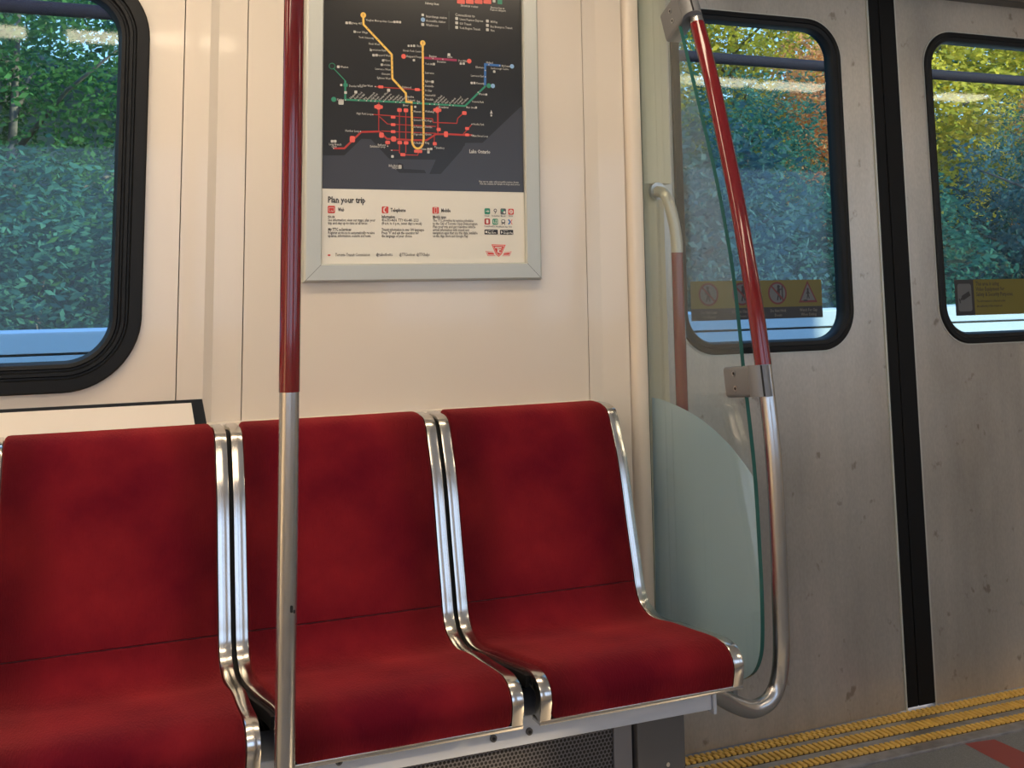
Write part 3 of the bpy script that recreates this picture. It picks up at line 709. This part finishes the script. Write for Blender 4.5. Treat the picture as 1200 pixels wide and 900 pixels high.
# legend swatches at the top edge
B = bmesh.new()
for k in range(4):
    cx, cz = P(544+k*10.3-4, 2.0); patch(B, cx, cz, .0205, .011, YL-.0005, .2)
new('legend_red_badges', B, M['p_lred'], T)
B = bmesh.new(); cx, cz = P(585.5, 2); patch(B, cx, cz, .0125, .013, YL-.0005, .1); cx, cz = Q(243, 374); patch(B, cx, cz, .010, .0075, YL-.0005, .2)
new('legend_green_badge', B, M['p_green'], T)
for nm, pts, r, m, hole in (('yellow_terminus', (Q(321, 67), Q(582, 190)), .0068, 'p_yellow', 0), ('purple_terminus', (Q(498, 248), Q(786, 269)), .0058, 'p_lred', 0), ('green_terminus', (Q(191, 437), Q(872, 377)), .0058, 'p_green', 0), ('blue_terminus', (Q(974, 292), Q(890, 378), Q(583, 87)), .0055, 'p_lblue', 0), ('green_ring', (Q(184, 291),), .0075, 'p_green', .0062)):
    for cx, cz in pts:
        B = bmesh.new(); circ(B, cx, cz, r, YL-.0006, hole=hole); new(nm, B, M[m], T)
# white badges
B = bmesh.new()
for x, y, w in ((248, 101, 11), (262, 101, 11), (283, 140, 10), (354, 221, 9), (366, 243, 11), (379, 243, 11), (408, 266, 10), (402, 285, 10), (211, 294, 11), (224, 374, 9), (243, 407, 11), (520, 202, 9), (532, 202, 9), (544, 202, 10), (543, 265, 10), (631, 282, 10), (625, 360, 11), (697, 241, 12), (749, 280, 10), (762, 280, 10), (896, 315, 11), (797, 365, 10), (809, 365, 10), (861, 416, 9), (816, 473, 9), (184, 621, 11), (197, 621, 11), (223, 449, 22), (288, 405, 12), (432, 397, 13), (549, 470, 9), (607, 657, 12), (619, 655, 10), (449, 688, 11), (482, 754, 0), (458, 97, 10), (470, 97, 10), (482, 98, 10), (582, 66, 11), (582, 108, 13), (731, 82, 13), (731, 101, 13), (731, 121, 13), (866, 93, 13), (866, 112, 13), (866, 131, 13), (895, 5, 13)):
    if w: cx, cz = Q(x, y); patch(B, cx, cz, w*.000562, w*.00055, YL-.0008, .2)
cx, cz = Q2(482, 96); patch(B, cx, cz, .0075, .009, YL-.0008, .2); cx, cz = Q2(607, 28); patch(B, cx, cz, .006, .010, YL-.0008, .2)
for x, y in ((242, 440), (300, 441), (335, 443), (354, 444), (372, 445), (410, 446), (463, 449), (482, 450), (560, 455), (613, 458), (633, 459), (652, 460), (700, 463), (715, 464), (825, 406), (857, 338), (857, 310), (872, 285), (920, 289), (362, 504), (373, 381), (308, 578), (190, 652), (428, 643), (446, 661), (636, 645), (798, 546), (797, 595), (627, 257), (670, 261)):
    cx, cz = Q(x, y); circ(B, cx, cz, .0015, YL-.0008, n=8)
for y_ in (240, 282, 320, 360, 380, 400, 418, 436, 490): cx, cz = Q(585, y_); 
cx, cz = Q(883, 495); bmv = [Q(883, 484), Q(877, 500), Q(889, 500)]; poly(B, bmv, YL-.0008); circ(B, *Q(883, 508), .0025, YL-.0008, n=8)
new('map_badges', B, M['p_white'], T)
B = bmesh.new(); strip(B, [Q(697, 50), Q(697, 133)], .0007, YL-.0005); new('legend_divider', B, mat('grey_rule', (.12, .12, .12), .5), T)
B = bmesh.new()
for cx, cz, s in ((*Q(321, 67), '1'), (*Q(582, 190), '1')): text(B, s, cx, cz, .009, YL-.0009, 'CENTER', bold=.02)
for (x, y) in ((340, 126), (362, 150), (385, 175), (410, 200), (430, 222), (449, 265), (449, 288), (449, 305), (449, 325), (470, 370), (585, 228), (585, 282), (585, 320), (585, 360), (585, 378), (585, 398), (586, 418), (586, 436), (586, 490), (536, 490), (536, 530), (586, 530), (536, 560), (586, 560), (536, 590), (586, 590)):
    cx, cz = Q(x, y); circ(B, cx, cz, .0011, YL-.0009, n=6)
new('line_number', B, M['map_black'], T)
# map lettering: (text, crop x, crop y, size factor, align, rotation)
B = bmesh.new(); TS = .0078
def tx(s, x, y, k=1, al='LEFT', r=0, b=.01):
    cx, cz = Q(x, y); text(B, s, cx, cz, TS*k, YL-.0008, al, r, b)
for s, x, y, al in (('Vaughan Metropolitan Centre', 332, 88, 'L'), ('Highway 407', 315, 105, 'R'), ('Pioneer Village', 341, 144, 'R'), ('York University', 368, 169, 'R'), ('Finch West', 393, 196, 'R'), ('Downsview Park', 420, 223, 'R'), ('Sheppard West', 441, 246, 'R'), ('Wilson', 439, 267, 'R'), ('Yorkdale', 440, 287, 'R'), ('Lawrence West', 440, 307, 'R'), ('Glencairn', 440, 327, 'R'), ('Eglinton West', 441, 346, 'R'),
                    ('St Clair West', 362, 379, 'R'), ('Finch', 577, 204, 'R'), ('North York Centre', 577, 228, 'R'), ('Sheppard-Yonge', 577, 252, 'R'), ('York Mills', 592, 281, 'L'), ('Lawrence', 592, 320, 'L'), ('Eglinton', 592, 357, 'L'), ('Davisville', 592, 378, 'L'), ('St Clair', 592, 398, 'L'), ('Summerhill', 592, 418, 'L'), ('Rosedale', 592, 436, 'L'), ('Wellesley', 592, 490, 'L'), ('Museum', 541, 490, 'L'), ('Bayview', 610, 247, 'L'), ('Bessarion', 645, 271, 'L'), ('Leslie', 690, 250, 'L'), ('Don Mills', 738, 267, 'L'),
                    ('Kipling', 205, 438, 'L'), ('Weston', 220, 294, 'L'), ('Dundas West', 258, 378, 'L'), ('Midland', 860, 275, 'L'), ('Ellesmere', 852, 298, 'R'), ('Lawrence East', 850, 336, 'R'), ('Kennedy', 852, 368, 'R'), ('Scarborough Centre', 880, 300, 'L'), ('McCowan', 928, 290, 'L'), ('Warden', 828, 414, 'L'), ('Victoria Park', 798, 447, 'L'), ('Main Street', 772, 472, 'L'), ('High Park Loop', 358, 502, 'R'), ('Humber Loop', 303, 577, 'R'), ('Long Branch', 170, 634, 'L'), ('Loop', 182, 643, 'L'), ('Bathurst', 420, 638, 'R'), ('Exhibition Loop', 418, 646, 'R'),
                    ('Queens Park', 541, 527, 'L'), ('College', 592, 530, 'L'), ('St Patrick', 541, 558, 'L'), ('Dundas', 592, 558, 'L'), ('Osgoode', 541, 590, 'L'), ('Queen', 592, 590, 'L'), ('St Andrew', 541, 628, 'L'), ('King', 592, 628, 'L'), ('Union', 572, 655, 'L'), ('Broadview', 652, 471, 'L'), ('Distillery', 640, 650, 'L'), ('Neville Park', 803, 546, 'L'), ('Main Street Loop', 800, 597, 'L'), ('Spadina', 512, 425, 'L'), ('Dupont', 516, 440, 'L'), ('Bloor', 495, 463, 'L'), ('Bay', 556, 446, 'L'), ('Oakwood', 490, 383, 'L')):
    tx(s, x, y, .92, 'LEFT' if al == 'L' else 'RIGHT')
for s, x in (('Islington', 262), ('Royal York', 283), ('Old Mill', 303), ('Jane', 322), ('Runnymede', 337), ('High Park', 355), ('Keele', 373), ('Dundas West', 390), ('Lansdowne', 412), ('Dufferin', 432), ('Ossington', 450), ('Christie', 468), ('Bathurst', 485), ('Castle Frank', 632), ('Broadview', 648), ('Chester', 665), ('Pape', 681), ('Donlands', 700), ('Greenwood', 718), ('Coxwell', 735), ('Woodbine', 752)):
    tx(s, x, 434+(x-262)*.05, .86, 'LEFT', math.radians(44))
for s, x, y, k in (('Subway lines', 592, 14, 1.1), ('Streetcar routes', 748, 24, 1.1), ('Express bus to', 880, 33, 1), ('Pearson Airport', 878, 43, 1), ('Interchange station', 596, 72, 1.1), ('Accessible station', 596, 91, 1.1), ('Washroom', 596, 110, 1.1), ('Connections to', 724, 65, 1.3), ('Union Pearson Express', 743, 85, 1.05), ('GO Transit', 743, 104, 1.05), ('York Region Transit', 743, 123, 1.05), ('MiWay', 879, 96, 1.05), ('Bus Brampton Transit', 879, 117, 1.05), ('Viva', 879, 134, 1.05)):
    tx(s, x, y, k)
cx, cz = Q2(786, 28); text(B, 'Lake Ontario', cx, cz, .0125, YL-.0008, 'LEFT', 0, .03)
for s, x, y, k in (('Billy Bishop', 432, 91, 1), ('Airport', 448, 100, 1), ('Map not to scale; only accessible stations shown', 828, 160, .85), ('Visit the website for details on stops and service', 832, 170, .85)):
    cx, cz = Q2(x, y); text(B, s, cx, cz, TS*k, YL-.0008, 'LEFT', 0, .012)
new('map_lettering', B, M['p_white'], T)
# lower white panel
B = bmesh.new(); YI = YP-.0006
def ti(s, x, y, k=1, b=.012, w=None):
    cx, cz = Q2(x, y); text(B, s, cx, cz, .0078*k, YI, 'LEFT', 0, b, fit=(Q2(x+w, y)[0]-cx) if w else None)
ti('Plan your trip', 165, 241, 2.5, .030, 166)
for s, x, y, w in (('Web', 210, 284, 28), ('Telephone', 441, 286, 67), ('Mobile', 663, 288, 42)): ti(s, x, y, 1.55, .03, w)
for s, x, y, w in (('ttc.ca', 166, 314, 30), ('My TTC e-Services', 166, 371, 102), ('Information', 402, 315, 58), ('Mobile apps', 627, 316, 58)): ti(s, x, y, 1.2, .03, w)
for s, x, y in (('See information, view our maps, plan your', 166, 329), ('trip and stay up-to-date at all times.', 166, 343), ('Register at ttc.ca to automatically receive', 166, 385), ('updates, information, e-alerts and news.', 166, 399),
                ('416-393-4636, TTY 416-481-2523', 402, 330), ('(8 a.m. to 6 p.m., seven days a week)', 402, 344), ('Transit information in over 100 languages.', 402, 372), ('Press "0" and ask the operator for', 402, 386), ('the language of your choice.', 402, 400),
                ('The TTC provides its service schedules', 627, 331), ('to the City of Toronto Open Data program.', 627, 345), ('Plan your trip and get real-time vehicle', 627, 359), ('arrival information with transit and', 627, 373), ('navigation apps that use this data, available', 627, 386), ('on the App Store and Google Play.', 627, 400)):
    ti(s, x, y, 1.2, .012, {'S': 208, 't': 175 if x < 300 else (135 if y > 390 else 198), 'R': 205, 'u': 190, '4': 162, '(': 176, 'T': 188 if x < 600 else 178, 'P': 163 if x < 600 else 187, 'a': 158, 'n': 196, 'o': 156}[s[0]])
ti('Toronto Transit Commission', 198, 483, 1.3, .012, 152); ti('@takethettc', 376, 482, 1.3, .012, 74); ti('@TTCnotices  @TTChelps', 478, 482, 1.3, .012, 135)
new('lower_lettering', B, M['p_ink'], T)
B = bmesh.new()
for x, y, s in ((181, 283, 30), (417, 285, 28), (639, 287, 28)): cx, cz = Q2(x, y); patch(B, cx, cz, s*.000562, s*.000562, YI, .15)
cx, cz = Q2(171, 484); patch(B, cx, cz, .006, .0035, YI, .3)
new('red_icon_squares', B, M['p_logo'], T)
B = bmesh.new(); cx, cz = Q2(181, 283)
strip(B, [(cx-.006, cz+.004), (cx+.006, cz+.004), (cx+.006, cz-.004), (cx-.006, cz-.004), (cx-.006, cz+.0045)], .0008, YI-.0002); strip(B, [(cx, cz-.003), (cx+.004, cz-.005)], .002, YI-.0002)
cx, cz = Q2(417, 285); strip(B, [(cx+.002, cz+.006), (cx-.0025, cz+.004), (cx-.003, cz), (cx-.0025, cz-.004), (cx+.002, cz-.006)], .0024, YI-.0002)
cx, cz = Q2(639, 287); strip(B, [(cx-.003, cz+.006), (cx+.003, cz+.006), (cx+.003, cz-.006), (cx-.003, cz-.006), (cx-.003, cz+.0065)], .001, YI-.0002)
new('icon_details', B, M['white_print'], T)
ap = [(866, 291, 'p_green'), (901, 291, 'white_print'), (936, 292, 's_grey'), (970, 293, 'p_logo'), (866, 336, 'p_red'), (901, 337, 'p_green'), (936, 338, 'white_print'), (967, 338, 'white_print')]
for i, (x, y, m) in enumerate(ap):
    B = bmesh.new(); cx, cz = Q2(x, y); patch(B, cx, cz, .0145, .0145, YI, .2, 0)
    K = YI-.0002
    if i == 0: strip(B, [(cx-.004, cz), (cx+.003, cz)], .0014, K, 1); bmv = [(cx+.005, cz), (cx+.001, cz+.003), (cx+.001, cz-.003)]; B.faces.new([B.verts.new((a, K, b)) for a, b in bmv]).material_index = 1
    elif i == 1: circ(B, cx, cz+.002, .0042, K, 2, 14, .0024); strip(B, [(cx+.002, cz-.001), (cx-.001, cz-.006)], .0016, K, 2)
    elif i == 2: circ(B, cx-.002, cz+.002, .003, K, 3); circ(B, cx+.003, cz-.002, .003, K, 1)
    elif i == 3: circ(B, cx, cz, .005, K, 1); text(B, 'D', cx, cz, .008, K-.0001, 'CENTER', 0, .03, 0)
    elif i == 4: patch(B, cx, cz, .0055, .009, K, .2, 1)
    elif i == 5: strip(B, [(cx-.004, cz+.004), (cx-.004, cz-.003), (cx, cz-.003)], .0013, K, 1); strip(B, [(cx+.001, cz-.004), (cx+.005, cz-.004), (cx+.005, cz+.004), (cx+.001, cz+.004), (cx+.001, cz-.004)], .0011, K, 1)
    elif i == 6: patch(B, cx, cz+.001, .010, .010, K, .3, 2); patch(B, cx, cz+.002, .0065, .005, K-.0001, .2, 1); strip(B, [(cx-.003, cz-.004), (cx-.004, cz-.007)], .0016, K, 2); strip(B, [(cx+.003, cz-.004), (cx+.004, cz-.007)], .0016, K, 2)
    else: strip(B, [(cx-.005, cz+.006), (cx, cz), (cx-.005, cz-.006)], .0035, K, 4); strip(B, [(cx+.005, cz+.006), (cx+.001, cz), (cx+.005, cz-.006)], .0018, K, 5)
    new('app_icon', B, [M[m], M['white_print'], M['p_ink'], M['p_green'], M['p_blue'], M['p_lred']], T)
B = bmesh.new()
for s, x, y in (('Transit', 853, 311), ('Rocketman', 886, 311), ('Moovit', 925, 312), ('Zoom', 960, 312), ('TransitNow', 852, 357), ('TTC Watch', 887, 358), ('Transit App', 920, 359), ('Ride', 960, 359)):
    cx, cz = Q2(x, y); text(B, s, cx, cz, .0055, YI, 'LEFT', 0, .01)
new('app_caption', B, M['p_ink'], T)
for x, y, s1, s2, k in ((883, 382, 'Available on the', 'App Store', 0), (951, 383, 'GET IT ON', 'Google Play', 1)):
    B = bmesh.new(); cx, cz = Q2(x, y); patch(B, cx, cz, .0345, .0115, YI, .15, 0)
    text(B, s1, cx-.009, cz+.003, .003, YI-.0002, 'LEFT', 0, .01, 1); text(B, s2, cx-.009, cz-.0018, .0065, YI-.0002, 'LEFT', 0, .02, 1)
    if k: B.faces.new([B.verts.new((cx+a, YI-.0002, cz+b)) for a, b in ((-.0145, .004), (-.0105, 0), (-.0145, -.004))]).material_index = 1
    else: circ(B, cx-.0125, cz, .0028, YI-.0002, 1, 12)
    new('store_badge', B, [M['s_black'], M['white_print']], T)
# winged shield emblem
cx, cz = Q2(916, 465); u = .000562; K = YI
def sh(pts, m, y, nm):
    B = bmesh.new()
    for pl in pts: poly(B, [(cx+a*u, cz-b*u) for a, b in pl], y)
    return new(nm, B, m, EM)
EM = empty('winged_shield_emblem', (cx, YI, cz)); EM.parent = T; EM.matrix_parent_inverse = T.matrix_world.inverted()
wingL = [(-58, -2), (-24, 3), (-14, 16), (-48, 15)]; 
sh([[(-60, 0), (-26, 3), (-16, 21), (-50, 21)], [(60, 2), (26, 5), (16, 22), (50, 22)], [(-33, -28), (33, -26), (14, 14), (0, 25), (-14, 14)]], M['p_lred'], K, 'emblem_edge')
sh([[(-57, 2), (-25, 5), (-17, 19), (-48, 19)], [(57, 4), (25, 7), (17, 20), (48, 20)], [(-27, -24), (27, -22), (11, 11), (0, 20), (-11, 11)]], M['white_print'], K-.0001, 'emblem_border')
sh([[(-53, 5), (-24, 8), (-20, 16), (-47, 16)], [(53, 7), (24, 10), (20, 17), (47, 17)], [(-25, -22), (25, -20), (10, 10), (0, 18), (-10, 10)]], M['p_logo'], K-.0002, 'emblem_field')
B = bmesh.new()
strip(B, [(cx-17*u, cz+14*u), (cx+14*u, cz+13*u)], 4.5*u, K-.0003); strip(B, [(cx-3*u, cz+14*u), (cx-4*u, cz-8*u)], 4.5*u, K-.0003)
strip(B, [(cx+11*u, cz+4*u), (cx+3*u, cz+6*u), (cx-1*u, cz-1*u), (cx+3*u, cz-8*u), (cx+9*u, cz-6*u)], 3.5*u, K-.0003)
new('emblem_letters', B, M['white_print'], EM)
tag(T, 'framed subway route map poster with a dark map over a white text panel', 'poster')

# ------------------------------------------------------------------ stickers on the door windows
YS = .0435
def person(bm, cx, cz, s, y, mi, pose=0):
    circ(bm, cx, cz+s*.36, s*.10, y, mi, 10)
    strip(bm, [(cx, cz+s*.26), (cx, cz-.02*s)], s*.17, y, mi)
    strip(bm, [(cx, cz), (cx-s*.10, cz-s*.40)], s*.09, y, mi); strip(bm, [(cx, cz), (cx+s*.12, cz-s*.38)], s*.09, y, mi)
    strip(bm, [(cx, cz+s*.2), (cx+s*(.2 if pose else .16), cz+s*(.22 if pose else 0))], s*.07, y, mi); strip(bm, [(cx, cz+s*.2), (cx-s*.16, cz)], s*.07, y, mi)
x0, z1 = 1.548, 1.1545; x1, z0 = 1.967, 1.0515
t = empty('safety_sticker', (x0, YS, z0)); dv = z0+.031
B = bmesh.new(); box(B, x0, x1, YS, YS+.001, dv, z1); new('yellow_field', B, M['s_yellow'], t)
B = bmesh.new(); box(B, x0, x1, YS, YS+.001, z0, dv-.0001); new('caption_band', B, M['s_black'], t)
cxs = [x0+.054, x0+.158, x0+.272, x0+.372]; cz = (dv+z1)/2+.001
for i, cx in enumerate(cxs[:3]):
    B = bmesh.new(); circ(B, cx, cz, .030, YS-.0002, 1, 28); circ(B, cx, cz, .0305, YS-.0004, 0, 28, .0255)
    person(B, cx+(.004 if i else -.002), cz, .048, YS-.0005, 2, i)
    if i: strip(B, [(cx+.016, cz+.02), (cx+.016, cz-.02)], .004, YS-.0005, 2)
    strip(B, [(cx-.020, cz+.020), (cx+.020, cz-.020)], .005, YS-.0007, 0)
    new('prohibition_sign', B, [M['s_red'], M['s_grey'], M['s_black']], t)
cx = cxs[3]; B = bmesh.new()
for s, y, mi in ((.034, YS-.0002, 0), (.0255, YS-.0004, 1)):
    B.faces.new([B.verts.new((cx+a*s, y, cz-.003+b*s)) for a, b in ((-.92, -.7), (.92, -.7), (0, 1.05))]).material_index = mi
person(B, cx, cz-.003, .034, YS-.0006, 2); strip(B, [(cx-.015, cz-.021), (cx-.002, cz-.021)], .004, YS-.0006, 2)
new('warning_triangle', B, [M['s_red'], M['s_grey'], M['s_black']], t)
B = bmesh.new()
for cx, a, b in ((cxs[0], 'Do Not Lean', 'On Doors'), (cxs[1], 'Do Not Obstruct', 'Doors'), (cxs[2], 'Do Not Hold', 'Doors'), (cxs[3], 'Watch For Gap', 'When Exiting')):
    text(B, a, cx, dv-.010, .0115, YS-.0003, 'CENTER', 0, .01); text(B, b, cx, dv-.022, .0115, YS-.0003, 'CENTER', 0, .01)
new('caption_lettering', B, mat('dim_caption', (.16, .14, .11), .5), t)
tag(t, 'yellow and black safety sticker with round prohibition signs on the near door window', 'sticker')
x0, z1, z0 = 2.443, 1.1475, 1.0435; xs = x0+.072; x1 = x0+.43
t = empty('camera_notice_sticker', (x0, YS, z0))
B = bmesh.new(); box(B, x0, xs, YS, YS+.001, z0, z1); new('icon_field', B, M['s_black'], t)
B = bmesh.new(); box(B, xs, x1, YS, YS+.001, z0, z1); new('yellow_field', B, mat('dim_yellow_backlit', (.13, .11, .008), .5), t)  # this yellow also holds the shade of backlighting
B = bmesh.new(); patch(B, (x0+xs)/2, (z0+z1)/2, .053, .080, YS-.0002, .15); new('icon_plate', B, M['s_grey'], t)
B = bmesh.new(); a, b = (x0+xs)/2, (z0+z1)/2
strip(B, [(a-.010, b-.002), (a+.019, b+.012)], .014, YS-.0005); strip(B, [(a-.015, b-.005), (a-.009, b-.002)], .007, YS-.0005); strip(B, [(a-.020, b-.009), (a-.014, b-.005)], .003, YS-.0005); strip(B, [(a-.022, b-.003), (a-.018, b-.016)], .004, YS-.0005)
new('camera_icon', B, M['s_black'], t)
B = bmesh.new()
for k, s in enumerate(('This area is using', 'Video Equipment for', 'Safety & Security Purposes.', 'The information is collected under')):
    text(B, s, xs+.008, z1-.013-k*.0155 - (.004 if k == 3 else 0), .0165 if k < 3 else .010, YS-.0003, 'LEFT', 0, .015)
text(B, 'the authority of the transit act.', xs+.008, z1-.078, .010, YS-.0003, 'LEFT', 0, .015)
new('notice_lettering', B, M['s_black'], t)
tag(t, 'yellow video camera notice sticker with a camera icon on the far door window', 'sticker')

# ------------------------------------------------------------------ outside
B = bmesh.new(); box(B, -14, 26, .6, 3.4, -.9, -.5)
gv = []
nx_, ny_ = 60, 24
for j in range(ny_+1):
    y = 3.0+j*1.1; row = []
    for i in range(nx_+1):
        x = -16+i*1.2; z = -.5+min(max(y-3.4, 0)*.42, 5.0)+.25*math.sin(x*.8+y)*min(1, max(0, y-3.4))
        row.append(B.verts.new((x, y, z)))
    gv.append(row)
for j in range(ny_):
    for i in range(nx_): B.faces.new((gv[j][i], gv[j][i+1], gv[j+1][i+1], gv[j+1][i]))
new('ground', B, M['soil'], smooth=True)['kind'] = 'structure'
z1 = at(880, 366, 1.3).z
t = empty('trackside_wall', (4, 1.4, -.5))
zg = at(880, 386.5, 1.3).z
B = bmesh.new(); box(B, -14, 26, 1.30, 1.55, -.5, zg-.004, .002); new('wall_body', B, M['conc'], t)
B = bmesh.new(); box(B, -14, 26, 1.300, 1.57, zg+.004, z1, .004); new('coping', B, M['conc'], t)
B = bmesh.new(); box(B, -14, 26, 1.306, 1.5, zg-.005, zg+.005); new('groove', B, M['hole'], t)
tag(t, 'pale blue-grey low concrete wall along the track outside the windows', 'wall')
t = empty('trackside_pipe', (4, 3.2, 2.5))
B = bmesh.new(); tube(B, [(-14, 3.2, 2.497), (26, 3.2, 2.497)], .035, 16); new('pipe_run', B, M['pipe'], t, smooth=SM)
for x in (-2.9, 1.6, 5.02, 8.2, 11.4):
    B = bmesh.new(); box(B, x-.035, x+.035, 3.16, 3.24, -.5, 2.47); new('post', B, M['post'], t)
tag(t, 'dark purple pipe on posts running along the track outside the windows', 'pipe')

def leaves(bm, cx, cy, cz, rx, ry, rz, n, size, mi=0, flat=.5):
    for _ in range(n):
        a = random.uniform(0, 2*math.pi); c = random.uniform(-1, 1); s = math.sqrt(1-c*c); r = random.uniform(.55, 1.0)**.6
        lump = 1+.22*math.sin(a*3+c*4)+.12*math.sin(a*7+1.3)
        p = Vector((cx+rx*r*s*math.cos(a)*lump, cy+ry*r*s*math.sin(a)*lump, cz+rz*r*c*lump))
        k = size*random.uniform(.6, 1.3)
        e1 = Vector((random.uniform(-1, 1), random.uniform(-1, 1)*.6, random.uniform(-.45, .45))).normalized()
        e2 = e1.cross(Vector((random.uniform(-1, 1), random.uniform(-1, 1), random.uniform(-1, 1)))).normalized()
        vs = [bm.verts.new(p+e1*k), bm.verts.new(p+e2*k*.45+e1*k*.1), bm.verts.new(p-e1*k), bm.verts.new(p-e2*k*.45+e1*k*.1)]
        f = bm.faces.new(vs); f.material_index = mi
def make_tree(nm, h, w, mat_, n, size):
    """trunk at the origin, crown of leaf clusters"""
    t = empty(nm, (0, 0, 0)); B = bmesh.new()
    tube(B, smooth_path([(0, 0, -.2), (.03, 0, h*.3), (-.04, .03, h*.6), (.02, 0, h*.85)], 4), [.05*h/3*(1-.7*k/12) for k in range(13)], 8)
    for k in range(7):
        a = k*2.4; z = h*(.25+.08*k); L_ = w*.7
        tube(B, [(0, 0, z), (L_*.5*math.cos(a), L_*.5*math.sin(a), z+.18*h*.6), (L_*math.cos(a), L_*math.sin(a), z+.25*h*.7)], [.022, .014, .006], 6)
    new('trunk', B, M['trunk'], t, smooth=True)
    B = bmesh.new(); cl = 16
    for k in range(cl):
        a = k*2.399; q = (k+.5)/cl; rr = w*.62*math.sqrt(random.uniform(.1, 1))
        leaves(B, rr*math.cos(a), rr*math.sin(a), h*(.14+.80*q), w*.48, w*.48, h*.17, n//cl, size)
    new('foliage', B, M[mat_], t, recalc=False); return t
def gz(x, y): return -.5+min(max(y-3.4, 0)*.42, 5.0)
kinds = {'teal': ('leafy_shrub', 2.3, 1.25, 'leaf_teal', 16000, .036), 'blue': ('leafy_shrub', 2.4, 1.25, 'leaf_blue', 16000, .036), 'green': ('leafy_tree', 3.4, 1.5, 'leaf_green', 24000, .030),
         'darkteal': ('leafy_tree', 4.4, 1.7, 'leaf_teal', 19000, .045), 'gold': ('golden_tree', 4.2, 1.7, 'leaf_sun_gold', 18000, .048), 'orange': ('orange_tree', 3.8, 1.3, 'leaf_sun_orange', 15000, .045)}
protos = {}
def plant(kind, x, y, s, label, group, rz=None, dz=0):
    if kind not in protos: protos[kind] = make_tree(*kinds[kind]); o = protos[kind]
    else: o = copy_tree(protos[kind], 0)
    o.location = (x, y, gz(x, y)-.1+dz); o.rotation_euler = (0, 0, random.uniform(0, 6.28) if rz is None else rz); o.scale = (s, s, s*random.uniform(.92, 1.1))
    tag(o, label, 'tree' if 'tree' in kinds[kind][0] else 'shrub', group)
G1, G2, G3 = 'shrubs on the bank outside', 'trees behind the shrubs outside', 'sun-coloured trees on the bank outside'
for i in range(8):
    x = -2.3+i*2.1+random.uniform(-.2, .2)
    k = 'teal' if i % 3 else 'blue'
    if x > 6.4 : k = 'blue' if i % 2 else 'teal'
    plant(k, x, 4.5+random.uniform(-.25, .3), random.uniform(.85, 1.0), 'teal-green blurred shrub low on the bank outside' if k == 'teal' else 'bluish blurred shrub low on the bank outside', G1+(' (teal)' if k == 'teal' else ' (bluish)'))
plant('green', -1.9, 5.3, .95, 'bright green leafy tree outside, far left in the left window', G2)
plant('green', -.25, 5.2, .98, 'bright green leafy tree showing in the middle of the left window', G2)
for x in (-4.6, -1.6, 1.4, 4.2, 15.5):
    plant('darkteal', x, 6.6+random.uniform(-.3, .4), random.uniform(.8, 1.0), 'dark teal leafy tree behind the shrubs outside', G2+' (dark teal)')
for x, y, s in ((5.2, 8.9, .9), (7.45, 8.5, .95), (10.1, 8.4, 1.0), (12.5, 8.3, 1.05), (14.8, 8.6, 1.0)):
    plant('gold', x, y, s, 'tree with sun-coloured golden leaves high on the bank outside the door windows', G3+' (golden)', dz=.3)
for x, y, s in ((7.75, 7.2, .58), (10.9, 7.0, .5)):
    plant('orange', x, y, s, 'tree with sun-coloured orange leaves outside, near the top right of the near door window' if x < 9 else 'tree with sun-coloured orange leaves outside, high in the far door window', G3, dz=.5)
for x, s in ((5.75, .52), (9.6, .50), (11.6, .48)):
    plant('darkteal', x, 5.9, s, 'small teal tree between the shrubs and the sun-coloured trees outside', G2+' (small teal)', dz=.1)
# a few far trees that close the view
for i in range(7):
    plant('darkteal', -5+i*4.4, 12.5+random.uniform(-.5, .5), 1.15, 'distant dark teal tree on top of the bank outside', G2+' (distant)')
